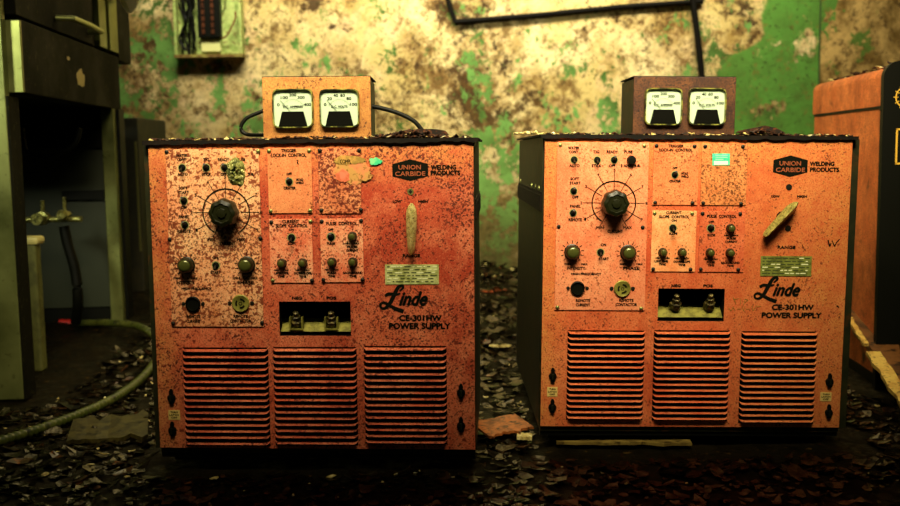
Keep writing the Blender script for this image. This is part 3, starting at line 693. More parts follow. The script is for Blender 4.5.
# teal sticker
st = face_poly(AR, [(712, 153.5), (729.5, 153.5), (729.3, 165.2), (712, 165.4)], -.0032, -.0024).build('teal_sticker', mottled('teal', srgb(50, 205, 150), srgb(90, 230, 180), None, 90, .5), rootR, label='teal and white sticker')
face_poly(AR, [(713.5, 161), (727.6, 161), (727.4, 164.6), (713.5, 164.8)], -.0036, -.0032).build('sticker_white_field', M('sticker_white', srgb(235, 250, 220), .5), st)
q = MB()
for yy in (155.2, 157.2, 159.2):
    a = AR(715 , yy); b = AR(727 if yy < 158 else 723, yy); q.box((a[0], -.0036, a[1]-.0008), (b[0], -.0032, a[1]+.0008))
q.build('sticker_print', M('sticker_pale', srgb(170, 245, 205), .5), st)
# handwriting scratched beside the terminal recess, W mark at the far right, scribble at the top
q = MB()
def scrawl(A, pts, wd=.0012, y=-.0007):
    P = [A(*p) for p in pts]
    for a, b in zip(P, P[1:]): q.line(a, b, wd, y)
for s in ([(733, 297), (736, 304)], [(734, 299.5), (739, 298.5)], [(741, 298), (740, 305)], [(743.5, 305), (745, 299), (748, 300), (744.5, 302.5)],
          [(728.5, 308), (731, 311), (733, 307), (735, 311)], [(737, 309), (741, 309)], [(742, 306), (743.5, 311), (745, 306)], [(746, 309), (750, 309)], [(752, 306), (753, 311), (757, 305)], [(757, 307), (761, 306)]): scrawl(AR, s, .0010)
q.build('pencil_writing', M('pencil', srgb(130, 112, 30), .6), rootR)
q = MB()
scrawl(AR, [(828, 240), (829.5, 246.5), (831, 243)], .0030); scrawl(AR, [(832, 240.5), (834.5, 246.5), (836, 243), (839.5, 239)], .0022)
scrawl(AR, [(616, 144.5), (619, 142), (624, 140.5)], .0016); scrawl(AR, [(618, 145.5), (620, 143.5), (622, 142.5)], .0020); scrawl(AR, [(836.5, 305.5), (839, 307.5)], .0026); scrawl(AR, [(802, 244.5), (804.5, 250)], .0012)
q.build('scribbled_marks', m_ink, rootR)
# peeled paper remains over the blank plate of the left machine
def blob(A, cx, cy, rx, ry, seed, n=46, rag=.35, y0=-.0034, y1=-.0024):
    pts = []
    for i in range(n):
        a = 2*PI*i/n; k = 1+rag*noise.noise(Vector((math.cos(a)*1.7, math.sin(a)*1.7, seed)))+rag*.6*noise.noise(Vector((math.cos(a)*6, math.sin(a)*6, seed+5)))
        pts.append((cx+rx*k*math.cos(a), cy+ry*k*math.sin(a)))
    return face_poly(A, pts, y0, y1)
mp1 = mottled('old_paper', srgb(198, 148, 76), srgb(222, 132, 84), srgb(140, 98, 38), 45, .8)
mb = blob(AL, 352, 172, 20, 12, 3.2); pp = mb.build('peeled_label', mp1, rootL, label='torn yellowed paper label')
blob(AL, 349, 160, 17, 4, 8.2, y0=-.0042, y1=-.0034).build('paper_scrap', mottled('old_paper_dark', srgb(150, 120, 50), srgb(200, 150, 70), None, 60, .8), pp)
blob(AL, 343, 176, 7, 6, 12.2, y0=-.0042, y1=-.0034).build('paper_scrap', mottled('pink_paint', srgb(226, 124, 90), srgb(206, 100, 60), None, 80, .8), pp)
q = MB(); put_text(q, 'COMPL', *AL(346, 161.5), .022, .008, -.0046, .0002); q.build('label_print', m_ink, pp)
blob(AL, 375.5, 161.3, 6.5, 3.4, 5.1, rag=.5, y0=-.003, y1=-.0004).build('teal_sticker', mottled('teal_torn', srgb(60, 205, 140), srgb(130, 225, 150), None, 90, .6), rootL, label='torn teal sticker remnant')
q = MB()
P_ = [AL(*p) for p in [(297, 160), (298.5, 161), (297.5, 163), (299, 164)]]
for a, b in zip(P_, P_[1:]): q.line(a, b, .0018, -.0030)
q.build('ink_squiggle', m_ink, rootL)
# grey-green encrustation over the fuse holder of the left machine
def crust():
    c = AL(235.5, 171); rr = random.Random(5); mb = MB()
    n, m = 36, 12; vs = []
    for j in range(m+1):
        t = j/m
        for i in range(n):
            a = 2*PI*i/n; k = 1+.22*noise.noise(Vector((math.cos(a)*1.8, math.sin(a)*1.8, 3.3)))
            rx, rz = .0205*k, .031*k
            x = c[0]+rx*t*math.cos(a) + .004*max(0, -math.sin(a))*t; z = c[1]+rz*t*math.sin(a)*(1.0 if math.sin(a) < 0 else .86)
            o = (.007+.009*noise.noise(Vector((x*160, z*160, 2)))+.004*noise.noise(Vector((x*400, z*400, 2))))*(1-t**3)
            vs.append((x, -.0024-max(0, o), z))
    fs = [(j*n+i, (j+1)*n+i, (j+1)*n+(i+1) % n, j*n+(i+1) % n) for j in range(m) for i in range(n)]
    return mb.add(vs, fs).build('encrustation', mottled('lichen', srgb(120, 120, 46), srgb(64, 74, 24), srgb(225, 225, 150), 95, .7, bump=.8, bd=.003), rootL, smooth=True, label='grey green crust over the fuse holder')
crust()

# ------------------------------------------------------------------ meter boxes on the lids
def meter_box(F_, px, y0, mat, label, yaw, seed):
    """px: left/right pixel of front at its top, front set y0 back from the face"""
    A = lambda x, y: F_.at(x, y, -y0)
    zl = SK+H+.0065
    x0, zt = A(px[0], px[1]); x1, _ = A(px[2], px[1])
    cx = (x0+x1)/2; hw = (x1-x0)/2; hh = zt-zl; dp = .165
    p = F_.org + F_.R @ Vector((cx, y0, zl)); r = empty('meter_box', p, (0, F_.rot[1], F_.rot[2]+yaw)); tag(r, label, 'meter box', 'twin-dial meter boxes')
    MB().box((-hw, 0, 0), (hw, .004, hh)).build('front_plate', mat, r, bevel=.001)
    MB().box((-hw+.003, .004, 0), (hw-.003, dp, hh-.003)).build('case', m_shell, r, bevel=.002)
    MB().box((-hw, .001, hh-.001), (hw, dp+.001, hh+.0015)).build('case_top', m_lid, r)
    for k, c in enumerate(px[3]):
        a = A(c[0], c[3]); b = A(c[2], c[1]); mx = (a[0]+b[0])/2-cx; mz = (a[1]+b[1])/2-zl; w2 = (b[0]-a[0])/2; h2 = (b[1]-a[1])/2
        def rsq(s, n=9, bul=.05):
            pts = []
            cr = .22
            # rounded square with slightly bulging sides
            for i in range(64):
                a_ = 2*PI*i/64; ca, sa = math.cos(a_), math.sin(a_); e = 2/7.5
                pts.append((mx+s*w2*math.copysign(abs(ca)**e, ca), mz+s*h2*math.copysign(abs(sa)**e, sa)))
            return pts
        O, I = rsq(1.0), rsq(.93); n = len(O)
        bz = MB().add([(x, 0, z) for x, z in O]+[(x, -.010, z) for x, z in rsq(.985)]+[(x, -.010, z) for x, z in I]+[(x, -.004, z) for x, z in I],
                      [(j*n+i, j*n+(i+1) % n, (j+1)*n+(i+1) % n, (j+1)*n+i) for j in range(3) for i in range(n)])
        M_ = bz.build('meter', m_bezel, r, smooth=True, label='square dial meter with black and olive rim')
        MB().prism(I, -.0035, -.0005).build('dial_face', m_dial, M_)
        MB().add([(mx-w2*.70, -.0095, mz-h2*.92), (mx+w2*.70, -.0095, mz-h2*.92), (mx+w2*.52, -.0095, mz-h2*.16), (mx-w2*.52, -.0095, mz-h2*.16),
                  (mx-w2*.70, -.0036, mz-h2*.92), (mx+w2*.70, -.0036, mz-h2*.92), (mx+w2*.52, -.0036, mz-h2*.16), (mx-w2*.52, -.0036, mz-h2*.16)],
                 [(0,1,2,3), (0,4,5,1), (1,5,6,2), (2,6,7,3), (3,7,4,0)]).build('movement_cover', m_gloss, M_)
        t = MB(); nums = (['0', '100', '200', '300', '400'], ['0', '20', '40', '60', '80', '100'])[k]
        pz = mz-h2*.30
        for i, s in enumerate(nums):
            a_ = math.radians(150-120*i/(len(nums)-1)); R = w2*.88
            put_text(t, s, mx+R*math.cos(a_)*.93, pz+h2*.98*math.sin(a_), w2*.115*len(s), h2*.15, -.0040, .0003)
        for i in range(41):
            a_ = math.radians(145-110*i/40); R = w2*.66; l = (.06 if i % 5 else .12)*w2
            ca, sa = math.cos(a_), math.sin(a_)*1.15
            t.line((mx+R*ca, pz+R*sa), (mx+(R-l)*ca, pz+(R-l)*sa), .0003, -.0039)
        put_text(t, ('D.C. AMPERES', 'D.C. VOLTS')[k], mx, mz+h2*.08, w2*(.95, .8)[k], h2*.12, -.0040, .0003)
        put_text(t, 'MODEL', mx, mz-h2*.02, w2*.5, h2*.04, -.0040)
        t.build('dial_print', m_ink, M_)
        MB().line((mx-w2*.62, mz+h2*.42), (mx-w2*.10, mz-h2*.20), .0009, -.0055).build('needle', m_ink, M_)
        MB().prism(I, -.0108, -.0102).build('glass', m_glass, M_)
    return r
m_bezel = mottled('bezel', srgb(30, 32, 14), srgb(150, 150, 66), None, 60, .35, .3)
m_dial = M('dial_card', srgb(184, 206, 172), .6)
m_gloss = M('gloss_black', srgb(10, 10, 5), .25)
m_glass = bpy.data.materials.new('meter_glass'); m_glass.use_nodes = True
_t = m_glass.node_tree; _t.nodes.clear(); _o = _t.nodes.new('ShaderNodeOutputMaterial'); _x = _t.nodes.new('ShaderNodeMixShader')
_a = _t.nodes.new('ShaderNodeBsdfTransparent'); _b = _t.nodes.new('ShaderNodeBsdfGlossy'); _b.inputs['Roughness'].default_value = .05; _x.inputs[0].default_value = .04
_t.links.new(_a.outputs[0], _x.inputs[1]); _t.links.new(_b.outputs[0], _x.inputs[2]); _t.links.new(_x.outputs[0], _o.inputs[0])
mm1 = rusty('left_meter_plate', srgb(186, 134, 66), srgb(168, 114, 50), srgb(134, 76, 32), srgb(80, 44, 14), 41, .61)
mm2 = rusty('right_meter_plate', srgb(104, 62, 26), srgb(58, 29, 11), srgb(32, 14, 6), srgb(20, 9, 4), 43, .60)
BL = meter_box(FL, (262.5, 77.5, 370, [(273.8, 88.5, 313.3, 128.5), (320, 88.5, 359, 127.8)]), .045, mm1,
    'ochre painted meter box with two dials and black cables at its sides', .055, 1)
BR = meter_box(FR, (634, 76.5, 736.5, [(643.6, 88, 682.3, 125.3), (687, 88, 726, 125.3)]), .055, mm2,
    'dark rusty brown meter box with two dials in front of the green wall', 0, 2)
# cables of the left meter box
zl = CAMZ+.038
def onY(px, py, Y): return atY(px, py, Y)
Yc = 2.13
mb = MB().tube(spline([onY(268, 109, Yc), onY(258, 113, Yc), onY(247, 118, Yc), onY(241.5, 125, Yc), onY(242, 131, Yc), onY(248, 134.5, Yc), onY(262, 135, Yc+.03), onY(275, 134, Yc+.05)], 8), .0042, 10)
tag(mb.build('cable', m_black, smooth=True), 'black cable looping out left of the ochre meter box', 'cable')
mb = MB().tube(spline([onY(366, 106, Yc), onY(378, 107.5, Yc), onY(392, 111, Yc), onY(405, 116, Yc), onY(415, 122, Yc), onY(422, 130, Yc), onY(426, 134.5, Yc)], 8), .0050, 10)
tag(mb.build('cable', m_black, smooth=True), 'thick black cable arching down right of the ochre meter box', 'cable')

# ------------------------------------------------------------------ litter
def flake(mb, c, size, rnd, asp=.6, th=.0015, tilt=.4, curl=.25):
    n = rnd.randint(5, 8); Rm = Euler((rnd.uniform(-tilt, tilt), rnd.uniform(-tilt, tilt), rnd.uniform(0, 6.28))).to_matrix(); top = []; bot = []
    for i in range(n):
        a = 2*PI*i/n+rnd.uniform(-.25, .25); r = size*rnd.uniform(.6, 1.1)
        x, y = r*math.cos(a), r*asp*math.sin(a); z = curl*(x*x)/size*rnd.uniform(.4, 1.3)
        top.append(Vector(c)+Rm @ Vector((x, y, z+th))); bot.append(Vector(c)+Rm @ Vector((x, y, z)))
    ct = Vector(c)+Rm @ Vector((0, 0, th)); cb = Vector(c)
    vs = top+bot+[ct, cb]
    fs = [(i, (i+1) % n, 2*n) for i in range(n)]+[((i+1) % n+n, i+n, 2*n+1) for i in range(n)]+[(i+n, (i+1) % n+n, (i+1) % n, i) for i in range(n)]
    mb.add(vs, fs)
m_leaf = mottled('wet_dark_litter', srgb(8, 6, 2), srgb(20, 13, 4), srgb(44, 26, 9), 25, .22, spec=.4, bump=.5, bd=.004)
m_leaf.node_tree.nodes['Principled BSDF'].inputs['Specular Tint'].default_value = (1, .78, .36, 1)
m_brown = mottled('brown_litter', srgb(60, 34, 13), srgb(28, 17, 7), srgb(130, 76, 32), 30, .3)
m_pale = mottled('pale_chips', srgb(214, 196, 120), srgb(160, 138, 70), srgb(240, 236, 190), 40, .4)
def blocked(x, y):
    return abs(x) > 2.45 or (x < -1.08 and 2.55 < y < 4.0) or (x < -1.2 and y > 4) or (-.66 < x < .062 and 1.97 < y < 2.5) or (.185 < x < .93 and 2.03 < y < 2.9) or (1.08 < x < 2.3 and 2.5 < y < 3.5)
rnd = random.Random(11)
for name, mat, N, smin, smax, lab, cat in (('wet_litter', m_leaf, 11000, .008, .032, 'dark wet rotting litter spread all over the floor', 'litter'),
                         ('brown_debris', m_brown, 700, .008, .03, 'scattered brown rusty flakes lying on the dark litter', 'debris'),
                         ('paint_chips', m_pale, 700, .004, .014, 'small pale paint chips scattered over the floor', 'paint chips')):
    mb = MB(); k = 0
    while k < N:
        u = rnd.random(); y = 1.15+u**.8*3.55; x = rnd.uniform(-.58, .58)*y*1.06
        if blocked(x, y): k += .2; continue
        k += 1
        s = rnd.uniform(smin, smax)*(.7 if y < 1.9 else 1)
        flake(mb, (x, y, gh(x, y)+rnd.uniform(0, .012)*(2 if y > 2.9 else .6)), s, rnd, rnd.uniform(.35, .9), .0015, .5 if y > 2.9 else .22)
    tag(mb.build(name, mat), lab, cat, kind='stuff')
# litter on the lids
def lid_litter(F_, spots, seed, label):
    rnd = random.Random(seed); md = MB(); mpale = MB()
    for x0, x1, n, hmax, pale in spots:
        for i in range(n):
            px = rnd.uniform(x0, x1); yy = rnd.uniform(-.002, .07); lx, _ = F_.at(px, 138, -yy)
            edge = 1-abs((px-(x0+x1)/2)/((x1-x0)/2))
            z = SK+H+.0065+rnd.uniform(0, hmax)*edge
            p = F_.org+F_.R @ Vector((lx, yy, z)); flake(mpale if rnd.random() < pale*.45 else md, p, rnd.uniform(.003, .009)*(1.3 if hmax > .01 else 1), rnd, .7, .0012, .5)
    a = md.build('lid_debris', m_lidd); tag(a, label[0], 'debris', kind='stuff')
    b = mpale.build('paint_flakes', m_pale); tag(b, label[1], 'paint flakes', kind='stuff')
m_lidd = mottled('lid_debris', srgb(22, 14, 6), srgb(64, 34, 14), srgb(96, 52, 22), 60, .6, spec=.25)
lid_litter(FL, [(150, 262, 150, .003, .35), (262, 372, 160, .004, .12), (372, 448, 330, .016, .20), (372, 450, 60, .004, .8), (448, 470, 20, .003, .2)], 1,
    ('crumbly dark debris heaped on the lid around the ochre meter box', 'pale paint flakes on the lid around the ochre meter box'))
lid_litter(FR, [(514, 545, 60, .005, 1.9), (545, 634, 110, .003, .35), (634, 738, 110, .003, .4), (738, 787, 230, .012, .10), (787, 852, 70, .003, .3)], 2,
    ('crumbly dark debris heaped on the lid beside the dark brown meter box', 'pale paint flakes on the lid beside the dark brown meter box'))
# larger curled flakes on the lids
def slab(F_, pts, yy, th, name, label, mat, cat='flake'):
    P = [F_.at(x, y, -yy) for x, y in pts]; n = len(P); c = F_.org
    rn = random.Random(len(pts)); vs = []
    for k, dy in ((0, 0), (1, .05)):
        for x, z in P: vs.append(F_.org+F_.R @ Vector((x+rn.uniform(-.002, .002), yy+dy, z+rn.uniform(-.001, .001)-k*.001)))
    fs = [tuple(range(n-1, -1, -1)), tuple(range(n, 2*n))]+[(i, (i+1) % n, (i+1) % n+n, i+n) for i in range(n)]
    tag(MB().add(vs, fs).build(name, mat), label, cat)
slab(FL, [(409, 134.2), (448, 134.4), (446, 130.8), (436, 129.3), (418, 129), (411, 131)], .03, .004, 'rust_flake', 'flat brown rust slab on the lid near the thick arching cable', m_lidd)
slab(FR, [(741, 132.3), (786, 132.8), (777, 128), (765, 125.8), (752, 128.5), (744, 130)], .03, .004, 'rust_flake', 'dark curled slab on the lid right of the dark brown meter box', m_lidd)

# ------------------------------------------------------------------ corrugated hose
def hose():
    def g(px, py, up=.017):
        p = atZ(px, py, 0)
        for _ in range(8): p = atZ(px, py, gh(p.x, p.y)+up)
        return p
    pts = [g(73, 323), g(92, 323), g(112, 323), g(130, 324.5), g(145, 329), g(156, 338), g(159.5, 350), g(154, 364), g(140, 380), g(120, 395), g(95, 408), g(60, 422), g(25, 434), g(-10, 444), g(-50, 452)]
    P = spline(pts, 10)
    # resample evenly
    Q = [P[0]]; acc = 0; step = .0042
    for a, b in zip(P, P[1:]):
        d = (b-a).length; s = step-acc
        while s < d: Q.append(a.lerp(b, s/d)); s += step
        acc = d-(s-step)
    mb = MB().tube(Q, .0125, 14, lambda i: (1.08, .98, .86, .98)[i % 4])
    t = mb.build('corrugated_hose', mottled('hose_green', srgb(58, 66, 20), srgb(80, 84, 30), srgb(34, 36, 12), 20, .4), smooth=True)
    tag(t, 'olive green corrugated hose curving over the floor left of the machines', 'hose')
    MB().tube([pts[0]+Vector((-.05, .0, .003)), pts[0]+Vector((.012, 0, 0))], .0125, 14).build('hose_end_cap', M('red_cap', srgb(180, 26, 14), .45), t, label='red end fitting')
hose()

# ------------------------------------------------------------------ steel cabinet at the left
P0 = Vector(atY(32, 250, 2.67)); P0.z = 0; E_ = Vector((-.083, 1, 0)).normalized(); N_ = Vector((E_.y, -E_.x, 0))   # N_ points to the room
def steel(name, a, b, rough, seed, metal=.85):
    t = NT(name, rough, metal, .5)
    c = t.mix(t.ramp(t.noise(3, 5, .6, seed), .4, .65), a, b); c = t.mix(t.ramp(t.noise(60, 3, .6, seed+1), .62, .66, 0, .4), c, srgb(70, 70, 30))
    t.color(c); t.L(t.ramp(t.noise(6, 4, .6, seed+3), .35, .65, rough-.08, rough+.15), t.b.inputs['Roughness']); return t.m
m_steel = steel('brushed_steel', srgb(140, 145, 84), srgb(96, 102, 54), .33, 3)
m_post = steel('post_steel', srgb(136, 142, 80), srgb(84, 90, 42), .35, 8, .6)
m_dsteel = steel('dull_dark_steel', srgb(22, 20, 6), srgb(15, 14, 4), .7, 5, 0)
m_dsteel.node_tree.nodes['Principled BSDF'].inputs['Specular IOR Level'].default_value = .08
m_panel = M('grey_green_panel', srgb(36, 42, 18), .6, .1)
def cabinet():
    r = empty('steel_cabinet', P0, (0, 0, math.atan2(E_.y, E_.x)-PI/2)); tag(r, 'tall stainless steel kitchen cabinet with open base at the left edge', 'cabinet')
    # local axes: +y runs away along the side, +x points into the room
    Rm = Matrix.Rotation(math.atan2(E_.y, E_.x)-PI/2, 3, 'Z').transposed()
    def S(px, py, x=0):
        n = N_; p = hit(px, py, P0+n*x, n); q = Rm @ (p-P0); return q.y, q.z
    def Fp(px, py, y):
        p = hit(px, py, P0+E_*y, E_); q = Rm @ (p-P0); return q.x, q.z
    yA, zA = S(25, 22); yB, zB = S(125, 58); _, zb = S(25, 93); top = 1.6
    zt = (zA+S(110, 53)[1])/2
    yE = S(121, 150)[0]
    # near corner post, floor to top
    x0, _ = Fp(-14, 200, 0); x1, _ = Fp(19, 250, 0)
    MB().box((x0, -.03, 0), (x1, .0, top)).build('corner_post', m_post, r, bevel=.003)
    MB().box((x1, -.03, 0), (x1+.006, .05, zb-.01)).build('post_edge', m_dsteel, r)
    # apron
    MB().box((-.05, .012, zb), (.0, yE+.03, zt)).build('apron', m_dsteel, r, bevel=.003)
    MB().box((-.06, .0, zb), (.003, .012, zt-.004)).build('apron_end', m_steel, r, bevel=.002, label='apron end coloured lighter, as if lit')  # lit end: brightness put into a lighter steel than the side
    m_bare = M('bare_metal', srgb(190, 170, 100), .5)
    for u0, v0, u1, v1, cc in ((77, 71, 84, 85, 3), (67, 57, 69.5, 60, 5)):
        (ya_, za_), (yb_, zb_) = S(u0, v1), S(u1, v0); cy, cz = (ya_+yb_)/2, (za_+zb_)/2; ring = []
        for k in range(14):
            a = 2*PI*k/14; w_ = 1+.6*noise.noise(Vector((math.cos(a)*2, math.sin(a)*2, cc)))
            ring.append((cy+(yb_-ya_)/2*w_*math.cos(a), cz+(zb_-za_)/2*w_*math.sin(a)))
        MB().add([(.0012, y, z) for y, z in ring]+[(0, y, z) for y, z in ring], [tuple(range(14))]+[(k+14, (k+1) % 14+14, (k+1) % 14, k) for k in range(14)]).build('bare_patch', m_bare, r)
    # body behind the upper drawers
    y1, _ = S(97, 20)
    MB().box((-.6, .02, zt+.012), (-.012, y1, top)).build('drawer_front', m_dsteel, r, bevel=.003)
    ya, za = S(60, 18); yb, zc = S(92, 32)
    h = MB().tube([(-.012, ya, za), (.035, ya+.01, za+.0), (.040, (ya+yb)/2, (za+zc)/2), (.035, yb-.01, zc), (-.012, yb, zc)], .009, 12)
    h.build('drawer_handle', m_chrome, r, smooth=True)
    for a, b in ((98, 105), (108, 116)):
        u, _ = S(a, 20); v, _ = S(b, 20); MB().box((-.02, u, zt+.012), (.004, v, top)).build('edge_strip', m_steel, r, bevel=.002)
    u, _ = S(117, 20); v, _ = S(129, 20); MB().box((-.3, u, zt-.01), (-.0, v, top)).build('rear_side', m_dsteel, r)
    # open base: far post, inner panel, braces
    MB().box((-.045, yE-.09, 0), (.0, yE-.05, zb)).build('leg_post', m_post, r, bevel=.003)
    MB().box((-.05, yE-.045, 0), (.01, yE+.03, zb)).build('rear_upright', m_black, r)
    MB().box((-.75, yE-.06, .10), (-.05, yE-.05, zb-.1)).build('inner_panel', m_panel, r)
    MB().box((-.75, yE-.08, zb-.14), (-.045, yE-.06, zb)).build('top_rail', m_black, r)
    MB().box((-.20, yE-.08, .50), (-.05, yE-.06, .535)).build('cross_rail', m_black, r)
    MB().box((-.78, -.03, zb), (-.05, yE, zb+.01)).build('underside', m_black, r)
    MB().box((-.80, -.03, 0), (-.76, yE, top)).build('back_side', m_black, r)
    MB().box((-.76, yE-.05, 0), (-.05, yE-.04, zb)).build('end_panel', m_black, r)
    return r, yE
cab, yE = cabinet()
# capped waste pipe standing in the open base
a = atY(30, 240, 3.0)
r = empty('capped_pipe', (a.x, 3.0, 0)); tag(r, 'olive standpipe with a cream cap inside the open steel cabinet', 'pipe')
MB().box((-.025, -.02, 0), (.025, .02, a.z-.01)).build('standpipe', mottled('pipe_olive', srgb(104, 104, 48), srgb(80, 80, 34), None, 20, .6), r, bevel=.008)
MB().box((-.036, -.03, a.z-.014), (.036, .03, a.z+.012)).build('cap', M('cream_cap', srgb(214, 200, 120), .5), r, bevel=.01)
# brass valve group and black cable within the cabinet
v = empty('gas_valve', atY(52, 218, 3.35)); tag(v, 'tarnished valve fittings inside the open steel cabinet', 'valve')
m_val = mottled('tarnished_brass', srgb(130, 125, 60), srgb(60, 60, 24), srgb(210, 210, 130), 90, .3, .6)
t = MB().lathe((-.03, 0, .0), [(.016, -.03), (.016, .0), (.024, .002), (.024, .02), (.012, .022), (.012, .045), (.02, .046), (.02, .055)], 12); t.build('valve_body', m_val, v, smooth=True)
t = MB().lathe((.045, .0, .01), [(.012, -.03), (.012, .01), (.02, .012), (.02, .03), (.014, .04)], 6); t.build('union_nut', m_val, v)
MB().tube([(-.09, 0, -.005), (.1, 0, -.005)], .010, 10).build('feed_pipe', m_val, v, smooth=True)
MB().tube([(.045, 0, .02), (.045, 0, .07)], .006, 8).build('stem', m_val, v, smooth=True)
MB().tube([(-.03, 0, -.0), (-.03, 0, .06)], .007, 8).build('stem', m_val, v, smooth=True)
mb = MB().tube(spline([atY(22, 128, 3.3), atY(25, 148, 3.3), atY(32, 154, 3.3), atY(48, 156, 3.3), atY(64, 152, 3.3), atY(76, 142, 3.3), atY(80, 128, 3.3)], 8), .008, 10)
tag(mb.build('cable', m_black, smooth=True), 'black cable sagging inside the open steel cabinet', 'cable')
mb = MB().tube(spline([atY(64, 226, 3.4), atY(68, 245, 3.4), atY(75, 270, 3.4), atY(78, 300, 3.4), atY(76, 322, 3.45)], 8), .018, 12)
tag(mb.build('drain_hose', m_black, smooth=True), 'dark drain hose hanging below the valve in the steel cabinet', 'hose')
# torn paper hanging beside the cabinet top
def torn_paper():
    Y = 3.7; pts = [(120, -12), (138, -12), (138.5, 2), (136, 8), (131, 13.5), (127, 12), (123, 6), (120.5, 1)]
    n = len(pts); vs = []
    for d in (0, .004):
        for i, (x, y) in enumerate(pts): p = atY(x, y, Y+.02*math.sin(i)); vs.append((p.x, p.y+d, p.z))
    tag(MB().add(vs, [tuple(range(n-1, -1, -1)), tuple(range(n, 2*n))]+[(i, (i+1) % n, (i+1) % n+n, i+n) for i in range(n)]).build('torn_paper', M('paper', srgb(225, 215, 160), .7)), 'torn cream paper scrap hanging beside the steel cabinet top', 'paper')
torn_paper()
# dark locker behind the steel cabinet
a = atY(112, 118, 4.2); b = atY(137, 118, 4.2)
r = empty('metal_locker', ((a.x+b.x)/2, 4.2, gh(a.x, 4.2)-.01)); tag(r, 'dark metal locker standing between the steel cabinet and the wall', 'locker')
hw = (b.x-a.x)/2+.02; hz = a.z-r.location.z
MB().box((-hw-.3, 0, 0), (hw-.02, .42, hz)).build('body', mottled('locker_paint', srgb(34, 34, 16), srgb(50, 46, 20), None, 10, .6), r, bevel=.004)
MB().box((hw-.034, -.006, .18), (hw-.026, -.0, hz-.1)).build('edge_trim', M('locker_trim', srgb(110, 108, 50), .5, .4), r)

# ------------------------------------------------------------------ third machine at the right edge
def third():
    y0 = 2.62; p = atY(888, 100, y0); ang = math.atan2(90, F)
    r = empty('control_cabinet', (p.x, y0, -.006), (0, 0, -ang)); tag(r, 'orange sided control cabinet with rounded top and black dial front at the right edge', 'control cabinet')
    Rm = Matrix.Rotation(-ang, 3, 'Z')
    n = Rm @ Vector((-1, 0, 0)); Rt = Rm.transposed()
    def S(px, py): q = Rt @ (hit(px, py, (p.x, y0, 0), n)-Vector((p.x, y0, -.006))); return q.y, q.z
    yb = S(813, 100)[0]; zt = S(870, 70)[1]; zs = (S(813, 115.5)[1]+S(885, 104)[1])/2
    Wd = .62; R = .03
    # hood with rolled top edges
    prof = [(0, zs)] + [(R-R*math.cos(a*PI/2/8), zt-R+R*math.sin(a*PI/2/8)) for a in range(9)] + [(Wd-R+R*math.sin(a*PI/2/8), zt-R+R*math.cos(a*PI/2/8)) for a in range(9)] + [(Wd, zs)]
    mo = rusty('third_side', srgb(236, 138, 70), srgb(206, 104, 46), srgb(140, 66, 26), srgb(60, 30, 10), 61, .64, big=(14, .66, srgb(60, 42, 16)), patch=(.36, .6))
    mo2 = mo
    mb = MB().prism(prof[::-1], .02, yb); mb.build('hood', mo, r, smooth=True)
    MB().box((.006, .02, .03), (Wd-.006, yb, zs-.006)).build('side_body', mo2, r)
    MB().box((.003, .02, zs-.007), (Wd-.003, yb+.0, zs+.0)).build('hood_seam', m_black, r)
    ff = [(-.012, 0), (-.012, zt-R)] + [(R-(R+.012)*math.cos(a*PI/2/8), zt-R+(R+.012)*math.sin(a*PI/2/8)) for a in range(1, 9)] + [(Wd-R+(R+.012)*math.sin(a*PI/2/8), zt-R+(R+.012)*math.cos(a*PI/2/8)) for a in range(1, 9)] + [(Wd+.012, 0)]
    MB().prism(ff[::-1], 0, .022).build('front_panel', m_black, r)
    MB().box((.004, .012, .0), (Wd-.004, yb, .03)).build('base_rail', m_black, r)
    MB().box((-.002, .04, .05), (.006, .052, zs-.02)).build('side_seam', m_lid, r)
    def Fr(px, py):
        nn = Rm @ Vector((0, -1, 0)); q = Rt @ (hit(px, py, (p.x, y0, 0), nn)-Vector((p.x, y0, -.006))); return q.x, q.z
    cx, cz = Fr(906, 97); my = M('yellow_print', srgb(226, 176, 50), .6)
    d = MB(); d.ring((cx, -.001, cz), .026, .003)
    for i in range(12):
        a = 2*PI*i/12; d.line((cx+.020*math.cos(a), cz+.020*math.sin(a)), (cx+.032*math.cos(a), cz+.032*math.sin(a)), .002, -.0018)
    d.build('dial_print', my, r)
    MB().lathe((cx, 0, cz), [(.012, 0), (.012, .014), (.009, .016)], 20).build('knob', m_knob, r, smooth=True)
    a = Fr(895, 164.5); b = Fr(925, 128); q = MB(); w_ = .0045
    q.box((a[0], -.0012, a[1]), (b[0], -.0002, a[1]+w_)).box((a[0], -.0012, b[1]-w_), (b[0], -.0002, b[1])).box((a[0], -.0012, a[1]), (a[0]+w_, -.0002, b[1])).box((b[0]-w_, -.0012, a[1]), (b[0], -.0002, b[1]))
    q.build('yellow_frame', my, r)
    return r, p, zt, yb
r3, p3, zt3, yb3 = third()
rnd = random.Random(8); md = MB(); mp_ = MB()
for i in range(130):
    t = rnd.random()**1.2; base = p3+Vector((.04+rnd.random()*.12+.065*t, .03+t*(yb3-.05), 0)); base.z = zt3-.005+rnd.uniform(0, .01)
    flake(mp_ if rnd.random() < .15 else md, base, rnd.uniform(.006, .018), rnd, .7, .002, .4)
tag(md.build('hood_debris', m_lidd), 'dark crumbled debris on the rounded hood at the right edge', 'debris', kind='stuff')
tag(mp_.build('plaster_flakes', m_pale), 'pale plaster flakes on the rounded hood at the right edge', 'flakes', kind='stuff')

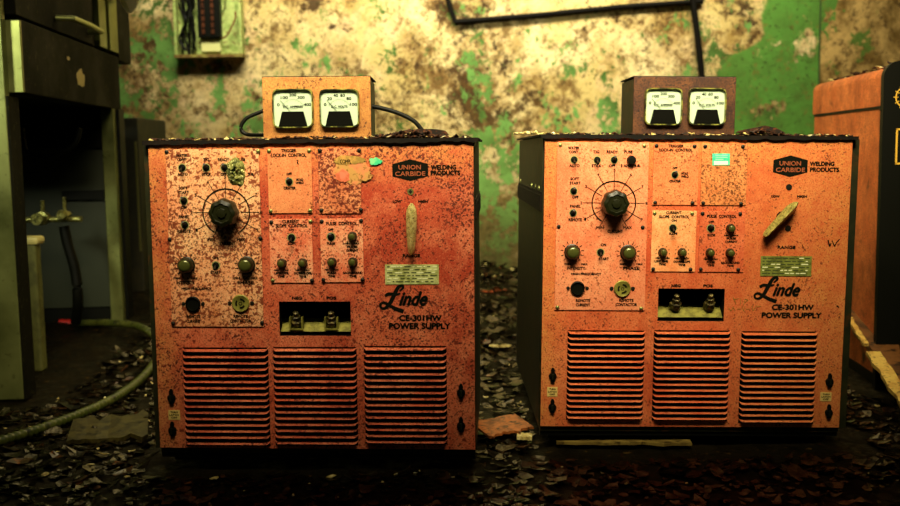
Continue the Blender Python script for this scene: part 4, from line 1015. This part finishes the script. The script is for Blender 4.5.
# ------------------------------------------------------------------ boards and larger pieces on the floor
def board(name, a, b, wd, th, mat, label, cat, ragged=.3, seed=0):
    a = Vector(a); b = Vector(b); u = (b-a); L_ = u.length; u.normalize(); s = u.cross(Vector((0, 0, 1))).normalized(); up = s.cross(u); n = 14; vs = []
    for i in range(n+1):
        t = i/n; w1 = wd/2*(1+ragged*noise.noise(Vector((t*7, seed, 0)))); w2 = wd/2*(1+ragged*noise.noise(Vector((t*7, seed, 9)))); h = .003*ragged*noise.noise(Vector((t*5, seed, 4)))
        c = a+u*L_*t+up*h
        for q in (c+s*w1+up*th/2, c-s*w2+up*th/2, c-s*w2-up*th/2, c+s*w1-up*th/2): vs.append(q)
    fs = [(4*i+k, 4*i+(k+1) % 4, 4*i+4+(k+1) % 4, 4*i+4+k) for i in range(n) for k in range(4)]+[(3, 2, 1, 0), (4*n, 4*n+1, 4*n+2, 4*n+3)]
    tag(MB().add(vs, fs).build(name, mat), label, cat)
m_wood = mottled('split_wood', srgb(120, 76, 34), srgb(66, 40, 16), srgb(36, 22, 8), 12, .5, stretch=(1, 1, 3))
m_pwood = mottled('pale_splinter', srgb(226, 190, 92), srgb(200, 150, 66), srgb(120, 84, 34), 30, .5)
a = atY(850, 316, 2.75); b = atY(925, 425, 2.05)
board('broken_plank', atY(846, 305, 2.95), atY(925, 400, 2.3), .07, .016, m_wood, 'broken dark wooden plank leaning down at the lower right', 'plank', .5, 1)
board('pale_splinter', atY(873, 353, 2.47), atY(912, 411, 2.17), .035, .010, m_pwood, 'pale yellow split slat lying along the broken plank at the right', 'slat', .6, 2)
board('pale_splinter', atY(849, 318, 2.78), atY(866, 345, 2.60), .014, .008, m_pwood, 'thin pale sliver above the wider pale slat at the right', 'slat', .8, 3)
def gp(px, py, up=.01):
    p = atZ(px, py, 0)
    for _ in range(6): p = atZ(px, py, gh(p.x, p.y)+up)
    return p
board('rusty_sheet', gp(480, 430, .02), gp(524, 421, .03), (.12), .006, mottled('rust_sheet', srgb(176, 100, 44), srgb(110, 60, 24), srgb(60, 32, 12), 30, .5), 'rusty brown sheet scrap on the floor in the gap between machines', 'metal scrap', .5, 5)
board('bent_panel', gp(556, 440, .014), gp(690, 441, .012), .05, .006, mottled('olive_sheet', srgb(130, 110, 50), srgb(96, 78, 34), srgb(60, 46, 18), 24, .4), 'flat olive board lying in front of the power supply with the teal sticker', 'board', .5, 6)
board('orange_chip', gp(483, 291, .02), gp(512, 289, .02), .05, .006, mottled('orange_chip', srgb(190, 96, 50), srgb(150, 66, 30), None, 30, .5), 'orange painted chip among the litter far back in the gap', 'paint chip', .6, 7)
board('pale_chip', gp(493, 346, .02), gp(512, 345, .02), .035, .006, m_pale, 'cream chip among the litter midway down the gap', 'chip', .6, 8)
board('pale_chip', gp(517, 436, .02), gp(532, 437, .02), .03, .008, m_pale, 'cream lump at the front foot of the gap between machines', 'chip', .6, 9)
board('grey_slab', gp(70, 432, .012), gp(148, 425, .012), .20, .010, mottled('slab_olive', srgb(74, 66, 28), srgb(46, 40, 16), srgb(18, 16, 6), 30, .4), 'flat olive slab on the floor under the corrugated hose', 'slab', .9, 10)
